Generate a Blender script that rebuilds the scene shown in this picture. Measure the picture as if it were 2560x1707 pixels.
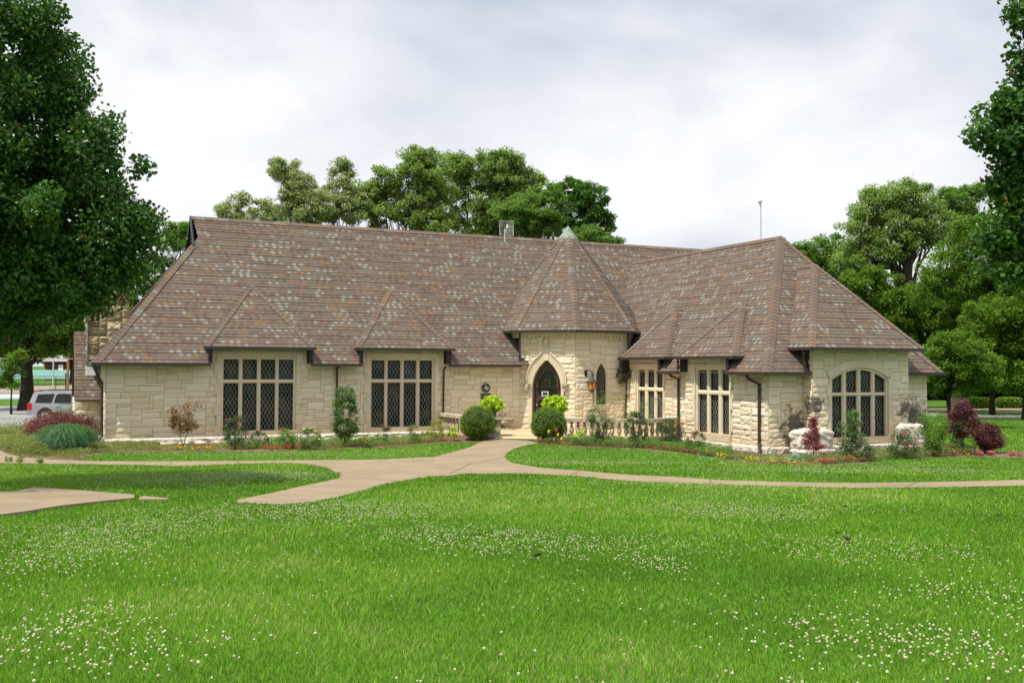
import bpy, bmesh, math, random
import numpy as np
from mathutils import Vector, Matrix, noise as mnoise

for o in list(bpy.data.objects): bpy.data.objects.remove(o)
SC = bpy.context.scene
COL = SC.collection
R = math.radians
rnd = random.Random(11)
rng = np.random.default_rng(5)

# ------------------------------------------------------------------ camera
FPX, PCX, PCY, ROLL = 2489.0, 1280.0, 853.5, 0.0039
PITCH = math.atan((917 - 853.5) / FPX)
CAMP = np.array([0, 0, 2.88])
_fw = np.array([0, math.cos(PITCH), math.sin(PITCH)])
_up0 = np.array([0, -math.sin(PITCH), math.cos(PITCH)])
_rt0 = np.array([1.0, 0, 0])
_rt = math.cos(ROLL) * _rt0 + math.sin(ROLL) * _up0
_up = -math.sin(ROLL) * _rt0 + math.cos(ROLL) * _up0
cd = bpy.data.cameras.new('camera'); cam = bpy.data.objects.new('camera', cd); COL.objects.link(cam)
cd.sensor_width = 36; cd.lens = 36 * FPX / 2560; cd.clip_start = .1; cd.clip_end = 4000
cam.matrix_world = Matrix(((_rt[0], _up[0], -_fw[0], 0), (_rt[1], _up[1], -_fw[1], 0), (_rt[2], _up[2], -_fw[2], 2.88), (0, 0, 0, 1)))
SC.camera = cam

# ------------------------------------------------------------------ sky, sun, exposure
TH = R(25.1)
U3 = np.array([math.cos(TH), math.sin(TH), 0]); V3 = np.array([-math.sin(TH), math.cos(TH), 0])
DL = R(16); EL = R(63)
sh = -U3 * math.cos(DL) - V3 * math.sin(DL)
sundir = Vector((sh[0] * math.cos(EL), sh[1] * math.cos(EL), math.sin(EL)))
sl = bpy.data.lights.new('sun', 'SUN'); sl.energy = 4.8; sl.angle = R(1.2); sl.color = (1, .95, .86)
so = bpy.data.objects.new('sun', sl); COL.objects.link(so)
so.rotation_euler = sundir.to_track_quat('Z', 'Y').to_euler()
W = bpy.data.worlds.new('World'); SC.world = W; W.use_nodes = True
nt = W.node_tree; nt.nodes.clear()
def N(nt, t, **k):
    n = nt.nodes.new(t)
    for a, b in k.items(): setattr(n, a, b)
    return n
sky = N(nt, 'ShaderNodeTexSky', sky_type='NISHITA', sun_disc=False, sun_elevation=EL)
sky.sun_rotation = math.atan2(sundir.x, sundir.y)
tc = N(nt, 'ShaderNodeTexCoord'); mp = N(nt, 'ShaderNodeMapping'); mp.inputs['Scale'].default_value = (1.0, 1.0, 1.9)
mp.inputs['Location'].default_value = (3.1, .4, .3)
n1 = N(nt, 'ShaderNodeTexNoise'); n1.inputs['Scale'].default_value = 2.7; n1.inputs['Detail'].default_value = 8; n1.inputs['Roughness'].default_value = .5
n1.inputs['Distortion'].default_value = .25
cr = N(nt, 'ShaderNodeValToRGB')
cr.color_ramp.elements[0].position = .38; cr.color_ramp.elements[0].color = (4.5, 5.1, 5.85, 1)
cr.color_ramp.elements[1].position = .62; cr.color_ramp.elements[1].color = (8.0, 8.05, 8.25, 1)
e = cr.color_ramp.elements.new(.5); e.color = (6.3, 6.6, 7.1, 1)
sz_n = N(nt, 'ShaderNodeSeparateXYZ'); nt.links.new(tc.outputs['Generated'], sz_n.inputs[0])
mr = N(nt, 'ShaderNodeMapRange'); mr.interpolation_type = 'SMOOTHSTEP'
for k_, v_ in (('From Min', .38), ('From Max', .85), ('To Min', 1.0), ('To Max', 1.9)): mr.inputs[k_].default_value = v_
nt.links.new(sz_n.outputs['Z'], mr.inputs['Value'])
vmx = N(nt, 'ShaderNodeVectorMath', operation='SCALE'); nt.links.new(cr.outputs[0], vmx.inputs[0]); nt.links.new(mr.outputs[0], vmx.inputs['Scale'])
mx = N(nt, 'ShaderNodeMix', data_type='RGBA'); mx.inputs['Factor'].default_value = .97
bg = N(nt, 'ShaderNodeBackground'); bg.inputs['Strength'].default_value = .1
wo = N(nt, 'ShaderNodeOutputWorld')
lk = nt.links.new
lk(tc.outputs['Generated'], mp.inputs['Vector']); lk(mp.outputs[0], n1.inputs['Vector']); lk(n1.outputs['Fac'], cr.inputs[0])
lk(sky.outputs[0], mx.inputs['A']); lk(vmx.outputs[0], mx.inputs['B']); lk(mx.outputs['Result'], bg.inputs['Color']); lk(bg.outputs[0], wo.inputs['Surface'])
SC.view_settings.view_transform = 'Standard'; SC.view_settings.look = 'None'
SC.view_settings.exposure = 0.34; SC.view_settings.gamma = 1.0
SC.render.engine = 'CYCLES'
SC.cycles.max_bounces = 6; SC.cycles.diffuse_bounces = 3; SC.cycles.glossy_bounces = 2; SC.cycles.transmission_bounces = 3
SC.cycles.sample_clamp_indirect = 6

# ------------------------------------------------------------------ terrain and pixel rays
def sst(x): 
    x = np.clip(x, 0, 1); return x * x * (3 - 2 * x)
def terr(x, y):
    x = np.asarray(x, float); y = np.asarray(y, float)
    z = np.where(y < 30, 1.25 * np.clip((30 - y) / 25, 0, 1.15), 0.0)
    d = np.hypot(x - 1.2, y - 42)
    z = z + .2 * sst((7 - d) / 4)
    left = sst((-9 - x) / 5)
    z = z - .6 * left * sst((y - 44) / 14) + .3 * left * sst((y - 90) / 40)
    z = z - .1 * sst((x - 4) / 5) * sst((y - 26) / 5)
    return z
def ray(px, py):
    return _fw + _rt * (px - PCX) / FPX - _up * (py - PCY) / FPX
def gp(px, py):
    d = ray(px, py); t = 3.0
    while t < 400:
        p = CAMP + d * t
        if p[2] < terr(p[0], p[1]): break
        t *= 1.03
    a, b = t / 1.03, t
    for _ in range(30):
        m = (a + b) / 2; p = CAMP + d * m
        if p[2] < terr(p[0], p[1]): b = m
        else: a = m
    p = CAMP + d * a
    return (float(p[0]), float(p[1]))
def atY(px, py, Y):
    d = ray(px, py); p = CAMP + d * (Y / d[1]); return [float(v) for v in p]
OX, OY = -14.6746, 36.0
def bw(a, b):       # building-local to world
    return (OX + U3[0] * a + V3[0] * b, OY + U3[1] * a + V3[1] * b)

# ------------------------------------------------------------------ helpers
MATS = {}
def newmat(name, rough=.8, spec=.3):
    m = bpy.data.materials.new(name); m.use_nodes = True; t = m.node_tree
    b = t.nodes['Principled BSDF']; b.inputs['Roughness'].default_value = rough; b.inputs['Specular IOR Level'].default_value = spec
    MATS[name] = m
    return m, t, b
def ramp(t, fac, stops, const=False):
    r = N(t, 'ShaderNodeValToRGB'); cr = r.color_ramp
    if const: cr.interpolation = 'CONSTANT'
    while len(cr.elements) < len(stops): cr.elements.new(.5)
    for e, (p, c) in zip(cr.elements, stops): e.position = p; e.color = (*c, 1)
    t.links.new(fac, r.inputs[0]); return r.outputs[0]
def mixc(t, a, b, f, mode='MIX'):
    m = N(t, 'ShaderNodeMix', data_type='RGBA', blend_type=mode)
    for s, v in (('A', a), ('B', b), ('Factor', f)):
        if isinstance(v, (int, float)): m.inputs[s].default_value = v
        elif isinstance(v, tuple): m.inputs[s].default_value = (*v, 1)
        else: t.links.new(v, m.inputs[s])
    return m.outputs['Result']
def noi(t, scale, detail=3, vec=None, rough=.55):
    n = N(t, 'ShaderNodeTexNoise'); n.inputs['Scale'].default_value = scale; n.inputs['Detail'].default_value = detail; n.inputs['Roughness'].default_value = rough
    if vec is None:
        vec = N(t, 'ShaderNodeTexCoord').outputs['Object']
    t.links.new(vec, n.inputs['Vector']); return n.outputs['Fac']
def bump(t, b, h, s=.3, d=.02):
    n = N(t, 'ShaderNodeBump'); n.inputs['Strength'].default_value = s; n.inputs['Distance'].default_value = d
    t.links.new(h, n.inputs['Height']); t.links.new(n.outputs[0], b.inputs['Normal'])
def attr(t, name):
    a = N(t, 'ShaderNodeAttribute', attribute_name=name); return a
def math_(t, op, a, b=None, clamp=False):
    m = N(t, 'ShaderNodeMath', operation=op); m.use_clamp = clamp
    for i, v in enumerate((a, b)):
        if v is None: continue
        if isinstance(v, (int, float)): m.inputs[i].default_value = v
        else: t.links.new(v, m.inputs[i])
    return m.outputs[0]
def plain(name, c, rough=.7, spec=.3, var=.15, scale=6, metal=0, bs=0):
    m, t, b = newmat(name, rough, spec); b.inputs['Metallic'].default_value = metal
    f = noi(t, scale, 4)
    lo = tuple(x * (1 - var) for x in c); hi = tuple(min(1, x * (1 + var)) for x in c)
    t.links.new(ramp(t, f, [(.3, lo), (.7, hi)]), b.inputs['Base Color'])
    if bs: bump(t, b, f, bs)
    return m
def leafmat(name, dark, light, rough=.5, spec=.25, trans=.35, tcol=None, extra=None):
    m, t, b = newmat(name, rough, spec)
    stops = [(0, dark), (.9, light)]
    if extra: stops.append((.96, extra))
    c = ramp(t, attr(t, 'tint').outputs['Fac'], stops)
    t.links.new(c, b.inputs['Base Color'])
    tr = N(t, 'ShaderNodeBsdfTranslucent')
    t.links.new(mixc(t, c, tcol or (.25, .45, .04), .45), tr.inputs['Color'])
    mxs = N(t, 'ShaderNodeMixShader'); mxs.inputs[0].default_value = trans
    t.links.new(b.outputs[0], mxs.inputs[1]); t.links.new(tr.outputs[0], mxs.inputs[2])
    t.links.new(mxs.outputs[0], t.nodes['Material Output'].inputs['Surface'])
    return m

def tag(o, label=None, cat=None, group=None, kind=None):
    if label: o['label'] = label
    if cat: o['category'] = cat
    if group: o['group'] = group
    if kind: o['kind'] = kind
    return o
def empty(name, loc, label, cat, group=None, rz=0):
    o = bpy.data.objects.new(name, None); COL.objects.link(o); o.location = loc; o.rotation_euler = (0, 0, rz)
    o.empty_display_size = .2
    return tag(o, label, cat, group)
def link_mesh(name, me, mat, parent=None, loc=None):
    o = bpy.data.objects.new(name, me); COL.objects.link(o)
    if mat: me.materials.append(mat)
    if parent: o.parent = parent
    if loc is not None: o.location = loc
    return o
def fastmesh(name, verts, faces_n, tint=None, smooth=False):
    """verts (N,3); faces consecutive groups of faces_n verts"""
    verts = np.ascontiguousarray(verts, dtype=np.float32).reshape(-1, 3)
    nv = len(verts); nf = nv // faces_n
    me = bpy.data.meshes.new(name)
    me.vertices.add(nv); me.vertices.foreach_set('co', verts.ravel())
    me.loops.add(nv); me.loops.foreach_set('vertex_index', np.arange(nv, dtype=np.int32))
    me.polygons.add(nf); me.polygons.foreach_set('loop_start', np.arange(0, nv, faces_n, dtype=np.int32))
    me.polygons.foreach_set('loop_total', np.full(nf, faces_n, dtype=np.int32))
    me.update(calc_edges=True)
    if tint is not None:
        a = me.attributes.new('tint', 'FLOAT', 'FACE'); a.data.foreach_set('value', np.ascontiguousarray(tint, dtype=np.float32))
    return me
class MB:
    def __init__(s): s.v = []; s.f = []; s.uv = []; s.t = []; s.curt = .5
    def poly(s, pts, uv=None, t=None):
        i = len(s.v); s.v += [tuple(map(float, p)) for p in pts]; s.f.append(tuple(range(i, i + len(pts))))
        s.uv.append(uv or [(0, 0)] * len(pts)); s.t.append(s.curt if t is None else t)
    def box(s, x0, y0, z0, x1, y1, z1, M=None, t=None):
        c = [(x, y, z) for z in (z0, z1) for y in (y0, y1) for x in (x0, x1)]
        if M: c = [M(p) for p in c]
        for q in ((0, 2, 3, 1), (4, 5, 7, 6), (0, 1, 5, 4), (2, 6, 7, 3), (0, 4, 6, 2), (1, 3, 7, 5)):
            s.poly([c[i] for i in q], t=t)
    def grid(s, P, t=None, closed_u=False):
        for i in range(len(P) - 1):
            for j in range(len(P[0]) - 1):
                s.poly([P[i][j], P[i][j + 1], P[i + 1][j + 1], P[i + 1][j]], t=t)
    def tube(s, pts, rad, n=8, cap=True, t=None):
        pts = [Vector(p) for p in pts]
        if isinstance(rad, (int, float)): rad = [rad] * len(pts)
        rings = []; ref = None
        for i, p in enumerate(pts):
            d = (pts[min(i + 1, len(pts) - 1)] - pts[max(i - 1, 0)]).normalized()
            if ref is None: ref = Vector((1, 0, 0)) if abs(d.x) < .8 else Vector((0, 1, 0))
            a = d.cross(ref).normalized(); b = a.cross(d); ref = b.cross(d).normalized() * 1 if False else ref
            rings.append([p + (a * math.cos(2 * math.pi * k / n) + b * math.sin(2 * math.pi * k / n)) * rad[i] for k in range(n)])
        for i in range(len(rings) - 1):
            for k in range(n):
                s.poly([rings[i][k], rings[i][(k + 1) % n], rings[i + 1][(k + 1) % n], rings[i + 1][k]], t=t)
        if cap:
            s.poly(list(reversed(rings[0])), t=t); s.poly(rings[-1], t=t)
    def lathe(s, prof, c=(0, 0, 0), n=16, t=None):
        P = [[(c[0] + r * math.cos(2 * math.pi * k / n), c[1] + r * math.sin(2 * math.pi * k / n), c[2] + z) for k in range(n + 1)] for r, z in prof]
        s.grid(P, t)
    def beam(s, p, q, w, h, t=None):
        p = Vector(p); q = Vector(q); d = (q - p).normalized()
        side = d.cross(Vector((0, 0, 1)));
        if side.length < .01: side = Vector((1, 0, 0))
        side.normalize(); upv = side.cross(d).normalized()
        c = [pt + side * sx * w / 2 + upv * sz * h / 2 for pt in (p, q) for sz in (-1, 1) for sx in (-1, 1)]
        for f in ((0, 1, 3, 2), (4, 6, 7, 5), (0, 4, 5, 1), (2, 3, 7, 6), (0, 2, 6, 4), (1, 5, 7, 3)): s.poly([c[i] for i in f], t=t)
    def blob(s, c, r, nz=6, na=8, nsy=.15, t=None, seed=0):
        P = []
        for i in range(nz + 1):
            ph = math.pi * i / nz; row = []
            for k in range(na + 1):
                a = 2 * math.pi * (k % na) / na
                d = Vector((math.sin(ph) * math.cos(a), math.sin(ph) * math.sin(a), math.cos(ph)))
                f = 1 + nsy * mnoise.noise(d * 1.7 + Vector((seed * 3.1, seed, 0))) * 2
                row.append((c[0] + d.x * r[0] * f, c[1] + d.y * r[1] * f, c[2] + d.z * r[2] * f))
            P.append(row)
        s.grid(P, t)
    def build(s, name, mat, parent=None, loc=None, smooth=False, merge=False):
        me = bpy.data.meshes.new(name); me.from_pydata(s.v, [], s.f)
        uvl = me.uv_layers.new(name='UVMap'); flat = [c for f in s.uv for p in f for c in p]
        uvl.data.foreach_set('uv', flat)
        a = me.attributes.new('tint', 'FLOAT', 'FACE'); a.data.foreach_set('value', [float(x) for x in s.t])
        if merge or smooth:
            b = bmesh.new(); b.from_mesh(me); bmesh.ops.remove_doubles(b, verts=b.verts, dist=.0004); b.to_mesh(me); b.free()
        if smooth:
            me.polygons.foreach_set('use_smooth', [True] * len(me.polygons))
        me.update()
        return link_mesh(name, me, mat, parent, loc)
def inpoly(x, y, poly):
    x = np.asarray(x); y = np.asarray(y); r = np.zeros(x.shape, bool); n = len(poly); j = n - 1
    for i in range(n):
        xi, yi = poly[i]; xj, yj = poly[j]
        if yi != yj:
            c = ((yi > y) != (yj > y)) & (x < (xj - xi) * (y - yi) / (yj - yi) + xi)
            r ^= c
        j = i
    return r

# ------------------------------------------------------------------ materials
# limestone with a colour of its own for every stone
def stonemat(name, cols, bs=.5, stain=0):
    m, t, b = newmat(name, .88, .2)
    c = ramp(t, attr(t, 'tint').outputs['Fac'], cols)
    oc = N(t, 'ShaderNodeTexCoord').outputs['Object']
    f = noi(t, 5, 6, oc, .65)
    c = mixc(t, c, (1.0, .86, .62), math_(t, 'MULTIPLY', ramp(t, f, [(.45, (0, 0, 0)), (.75, (1, 1, 1))]), .55), 'MULTIPLY')
    # weather stains
    s = noi(t, 1.1, 5, oc, .7); s2 = noi(t, 9, 4, oc, .7)
    k = ramp(t, math_(t, 'ADD', math_(t, 'MULTIPLY', s, .7), math_(t, 'MULTIPLY', s2, .3)), [(.60, (0, 0, 0)), (.68, (1, 1, 1))])
    c = mixc(t, c, (.18, .16, .12), math_(t, 'MULTIPLY', k, .55))
    if stain:
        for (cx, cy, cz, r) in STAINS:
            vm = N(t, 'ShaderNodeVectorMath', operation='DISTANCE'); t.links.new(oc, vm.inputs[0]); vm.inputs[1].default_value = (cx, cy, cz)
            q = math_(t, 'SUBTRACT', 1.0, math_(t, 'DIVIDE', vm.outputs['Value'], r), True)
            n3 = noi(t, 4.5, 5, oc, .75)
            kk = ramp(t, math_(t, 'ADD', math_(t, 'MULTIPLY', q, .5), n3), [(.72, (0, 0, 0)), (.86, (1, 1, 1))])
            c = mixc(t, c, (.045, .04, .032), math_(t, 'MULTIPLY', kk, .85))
    sp = N(t, 'ShaderNodeSeparateXYZ'); t.links.new(oc, sp.inputs[0])
    lowz = math_(t, 'MULTIPLY', math_(t, 'SUBTRACT', .95, sp.outputs['Z'], True), noi(t, 3.0, 5, oc, .7))
    c = mixc(t, c, (.62, .47, .27), math_(t, 'MULTIPLY', lowz, 1.0, True), 'MULTIPLY')
    t.links.new(c, b.inputs['Base Color'])
    bump(t, b, noi(t, 28, 6, oc, .7), bs, .02)
    return m
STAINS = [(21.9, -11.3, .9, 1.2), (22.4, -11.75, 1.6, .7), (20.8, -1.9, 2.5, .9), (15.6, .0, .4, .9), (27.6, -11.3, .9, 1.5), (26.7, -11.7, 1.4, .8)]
LIME = [(0, (.60, .51, .35)), (.2, (.66, .58, .425)), (.5, (.68, .61, .46)), (.8, (.71, .645, .505)), (.95, (.63, .53, .36)), (1, (.58, .52, .41))]
M_stone = stonemat('limestone_ashlar', LIME, .6, 1)
m, t, b = newmat('rough_plinth_stone', .95, .1)
oc = N(t, 'ShaderNodeTexCoord').outputs['Object']
c = ramp(t, noi(t, 6, 8, oc, .78), [(.32, (.20, .18, .14)), (.42, (.50, .46, .37)), (.60, (.70, .65, .54))])
t.links.new(c, b.inputs['Base Color']); bump(t, b, noi(t, 20, 8, oc, .8), 1.0, .05); M_rock = m
M_smooth = stonemat('dressed_limestone', [(0, (.565, .495, .36)), (1, (.635, .565, .425))], .12)
M_mort = plain('mortar', (.33, .25, .13), .95, .1, .2, 30)
m, t, b = newmat('weathered_cast_stone', .92, .15)
oc = N(t, 'ShaderNodeTexCoord').outputs['Object']
c = ramp(t, noi(t, 3.5, 6, oc, .7), [(.32, (.13, .115, .09)), (.48, (.36, .31, .22)), (.66, (.52, .465, .36))])
t.links.new(c, b.inputs['Base Color']); bump(t, b, noi(t, 30, 5, oc), .5, .02); M_concrete_old = m
M_chim = stonemat('chimney_stone', [(0, (.10, .08, .05)), (.45, (.33, .26, .16)), (1, (.50, .42, .28))], 1)
M_metal = plain('dark_brown_metal', (.035, .023, .020), .45, .5, .25, 12)
M_black = plain('black_iron', (.012, .012, .012), .5, .5, .2, 10)
M_door = plain('brown_painted_wood', (.062, .036, .028), .5, .4, .2, 9)
M_lead_flash = plain('grey_lead_flashing', (.25, .25, .25), .55, .4, .25, 8)
M_copper = plain('verdigris_copper', (.17, .215, .165), .7, .3, .35, 7)
M_white = plain('white_paint', (.75, .75, .74), .5, .3, .05)
M_plaq = plain('dark_bronze', (.03, .035, .033), .45, .5, .3, 30)
M_silver = plain('pale_cast_metal', (.36, .37, .36), .5, .4, .1, 30)
M_amber = plain('amber_glass', (.50, .24, .035), .25, .5, .2, 8)
M_galv = plain('galvanised_steel', (.42, .44, .45), .45, .5, .1, 20)

# shingles
m, t, b = newmat('asphalt_shingles', .93, .12)
uvn = N(t, 'ShaderNodeUVMap'); sx = N(t, 'ShaderNodeSeparateXYZ'); t.links.new(uvn.outputs[0], sx.inputs[0])
row = math_(t, 'FLOOR', sx.outputs['Y'])
wr = N(t, 'ShaderNodeTexWhiteNoise', noise_dimensions='1D'); t.links.new(row, wr.inputs['W'])
uu = math_(t, 'ADD', math_(t, 'DIVIDE', sx.outputs['X'], .138), math_(t, 'MULTIPLY', wr.outputs['Value'], 40.0))
wv = N(t, 'ShaderNodeTexNoise', noise_dimensions='2D'); wv.inputs['Scale'].default_value = .9
cv = N(t, 'ShaderNodeCombineXYZ'); t.links.new(uu, cv.inputs[0]); t.links.new(math_(t, 'MULTIPLY', row, 3.7), cv.inputs[1]); t.links.new(cv.outputs[0], wv.inputs['Vector'])
uu2 = math_(t, 'ADD', uu, math_(t, 'MULTIPLY', wv.outputs['Fac'], .8))
cell = math_(t, 'FLOOR', uu2)
def hash2(a, b_):
    c2 = N(t, 'ShaderNodeCombineXYZ'); t.links.new(a, c2.inputs[0]); t.links.new(b_, c2.inputs[1])
    w_ = N(t, 'ShaderNodeTexWhiteNoise', noise_dimensions='2D'); t.links.new(c2.outputs[0], w_.inputs['Vector']); return w_.outputs['Value']
grp = math_(t, 'FLOOR', math_(t, 'DIVIDE', cell, 3.0)); par = math_(t, 'LESS_THAN', math_(t, 'MODULO', cell, 2.0), .5)
base_c = ramp(t, hash2(cell, row), [(0, (.120, .094, .072)), (.3, (.140, .110, .084)), (.6, (.128, .103, .079)), (.85, (.147, .112, .085))], True)
acc_c = ramp(t, hash2(grp, math_(t, 'ADD', row, .5)), [(0, (.128, .105, .085)), (.22, (.150, .124, .10)), (.40, (.118, .070, .056)), (.52, (.140, .086, .068)), (.62, (.108, .066, .055)), (.70, (.21, .122, .058)), (.77, (.175, .118, .07)), (.80, (.200, .200, .174)), (.92, (.228, .224, .198))], True)
scol = mixc(t, base_c, acc_c, par)
oc = N(t, 'ShaderNodeTexCoord').outputs['Object']
big = noi(t, .35, 4, oc)
scol = mixc(t, scol, (.155, .118, .095), ramp(t, big, [(.35, (.25, .25, .25)), (.7, (.08, .08, .08))]))
gr = noi(t, 90, 2, oc); scol = mixc(t, scol, (0, 0, 0), math_(t, 'MULTIPLY', gr, .22))
# tab seams
fr = math_(t, 'FRACT', uu2); seam = math_(t, 'LESS_THAN', fr, .05)
scol = mixc(t, scol, (.06, .045, .04), math_(t, 'MULTIPLY', seam, .5))
t.links.new(scol, b.inputs['Base Color']); bump(t, b, gr, .3, .01); M_shin = m
# hip caps: one colour per cap
m, t, b = newmat('hip_cap_shingles', .93, .12)
c = ramp(t, attr(t, 'tint').outputs['Fac'], [(0, (.128, .10, .08)), (.35, (.155, .115, .088)), (.55, (.145, .10, .08)), (.78, (.185, .125, .08)), (.92, (.18, .16, .14))])
oc = N(t, 'ShaderNodeTexCoord').outputs['Object']
t.links.new(mixc(t, c, (0, 0, 0), math_(t, 'MULTIPLY', noi(t, 80, 2, oc), .22)), b.inputs['Base Color']); M_cap = m
# leaded glass
def glassmat(name, w, h, th, lead=(.30, .31, .31)):
    m, t, b = newmat(name, .08, .22)
    uvn = N(t, 'ShaderNodeUVMap'); s = N(t, 'ShaderNodeSeparateXYZ'); t.links.new(uvn.outputs[0], s.inputs[0])
    a = math_(t, 'DIVIDE', s.outputs['X'], w); c = math_(t, 'DIVIDE', s.outputs['Y'], h)
    l1 = math_(t, 'LESS_THAN', math_(t, 'FRACT', math_(t, 'ADD', math_(t, 'ADD', a, c), 50)), th)
    l2 = math_(t, 'LESS_THAN', math_(t, 'FRACT', math_(t, 'ADD', math_(t, 'SUBTRACT', a, c), 50)), th)
    k = math_(t, 'MAXIMUM', l1, l2)
    g = ramp(t, noi(t, 1.3, 3), [(.40, (.006, .008, .007)), (.55, (.022, .024, .018)), (.70, (.060, .056, .042))])
    t.links.new(mixc(t, g, lead, k), b.inputs['Base Color'])
    t.links.new(math_(t, 'ADD', .06, math_(t, 'MULTIPLY', k, .55)), b.inputs['Roughness'])
    return m
M_glass = glassmat('leaded_glass', .15, .27, .07)
M_dglass = plain('dark_glass', (.012, .012, .011), .05, .5, .3, 2)

# grass ground, soil, paving
def groundmat(name, stops, sc, bs=.3):
    m, t, b = newmat(name, .95, .1)
    oc = N(t, 'ShaderNodeTexCoord').outputs['Object']
    f = math_(t, 'ADD', math_(t, 'MULTIPLY', noi(t, sc, 6, oc, .7), .6), math_(t, 'MULTIPLY', noi(t, .4, 3, oc), .4))
    t.links.new(ramp(t, f, stops), b.inputs['Base Color']); bump(t, b, noi(t, sc * 2, 5, oc, .7), bs, .03)
    return m
M_lawn = groundmat('lawn_soil_and_thatch', [(.35, (.030, .070, .008)), (.5, (.052, .115, .012)), (.65, (.085, .165, .020))], 9)
M_mulch = groundmat('bark_mulch', [(.35, (.06, .038, .022)), (.5, (.14, .09, .055)), (.65, (.26, .18, .115))], 14, .8)
M_asph = groundmat('asphalt', [(.3, (.19, .185, .18)), (.7, (.27, .265, .255))], 12)
m, t, b = newmat('tan_concrete', .9, .2)
oc = N(t, 'ShaderNodeTexCoord').outputs['Object']
c = ramp(t, noi(t, 1.2, 6, oc, .65), [(.3, (.18, .137, .083)), (.55, (.235, .185, .117)), (.75, (.285, .228, .15))])
c = mixc(t, c, (.22, .165, .11), math_(t, 'MULTIPLY', noi(t, 45, 3, oc), .45))
c = mixc(t, c, (.17, .13, .09), ramp(t, noi(t, .7, 7, oc, .8), [(.50, (0, 0, 0)), (.66, (.7, .7, .7))]))
t.links.new(c, b.inputs['Base Color']); bump(t, b, noi(t, 60, 4, oc), .25, .01); M_conc = m
M_joint = plain('joint_dirt', (.14, .11, .07), .95, .1, .3, 20)
M_deck = groundmat('pebble_aggregate_paving', [(.3, (.36, .25, .13)), (.5, (.46, .34, .20)), (.7, (.54, .42, .27))], 22, .4)

# foliage
M_grass = leafmat('grass_blades', (.046, .132, .008), (.192, .400, .028), .6, .1, .33, (.29, .54, .03), (.34, .36, .12))
m, t, b = newmat('clover_blossom', .95, .05)
t.links.new(ramp(t, attr(t, 'tint').outputs['Fac'], [(0, (.15, .14, .05)), (.45, (.30, .29, .15)), (.9, (.44, .43, .30))]), b.inputs['Base Color']); M_clover = m
M_pear = leafmat('pear_leaves', (.016, .058, .008), (.062, .155, .020), .38, .3, .22, (.16, .34, .03), (.16, .07, .03))
M_oak = leafmat('oak_leaves', (.115, .19, .04), (.275, .375, .095), .6, .12, .35, (.25, .42, .05))
M_pecan = leafmat('pale_tree_leaves', (.19, .25, .09), (.37, .44, .175), .6, .12, .35, (.3, .42, .08))
M_dark = leafmat('dark_tree_leaves', (.035, .10, .012), (.085, .20, .024), .5, .2, .3, (.16, .36, .03))
M_mid = leafmat('mid_green_leaves', (.07, .15, .022), (.17, .29, .05), .6, .12, .35, (.2, .4, .05))
M_wood = leafmat('woodland_leaves', (.038, .095, .010), (.145, .245, .024), .6, .12, .32, (.22, .4, .03), (.22, .26, .03))
M_bark = plain('bark', (.085, .068, .052), .95, .1, .45, 5, bs=.8)
M_barkd = plain('dark_bark', (.03, .024, .018), .95, .1, .45, 5, bs=.8)
M_box = leafmat('boxwood_leaves', (.075, .15, .014), (.17, .28, .025), .45, .3, .25, (.2, .4, .02))
M_lime = leafmat('lime_coleus_leaves', (.26, .42, .02), (.58, .70, .05), .55, .2, .3, (.6, .8, .05))
M_rose = leafmat('rose_leaves', (.025, .055, .018), (.065, .115, .04), .4, .35, .2)
M_holly = leafmat('holly_leaves', (.035, .085, .014), (.10, .20, .03), .35, .5, .2)
M_purple = leafmat('purple_leaves', (.045, .014, .020), (.13, .035, .045), .5, .3, .2, (.35, .06, .06))
M_redlf = leafmat('red_maple_leaves', (.10, .012, .028), (.28, .03, .065), .5, .3, .3, (.6, .06, .1))
M_bronze = leafmat('bronze_maple_leaves', (.16, .055, .035), (.20, .15, .045), .5, .3, .3, (.4, .2, .08))
M_barb = leafmat('barberry_leaves', (.07, .032, .025), (.24, .10, .085), .5, .3, .25, (.5, .12, .1), (.2, .22, .05))
M_og = leafmat('ornamental_grass', (.03, .10, .03), (.10, .23, .08), .45, .3, .25)
M_cover = leafmat('ground_cover_leaves', (.07, .13, .025), (.24, .27, .07), .6, .2, .3, (.4, .45, .1), (.42, .27, .08))
M_yel = leafmat('yellow_green_leaves', (.16, .22, .02), (.42, .40, .03), .5, .3, .3, (.5, .5, .03))
M_red = plain('red_petals', (.55, .012, .03), .6, .2, .3, 30)
M_pink = plain('pink_petals', (.65, .10, .17), .6, .2, .2, 30)
M_yelf = plain('yellow_petals', (.75, .55, .03), .6, .2, .15, 30)
M_orf = plain('orange_petals', (.72, .22, .02), .6, .2, .2, 30)
M_purf = plain('violet_petals', (.18, .06, .45), .6, .2, .2, 30)
M_whf = plain('white_petals', (.75, .72, .70), .6, .2, .1, 30)
M_stem = plain('green_stem', (.08, .09, .03), .8, .2, .3, 10)

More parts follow.
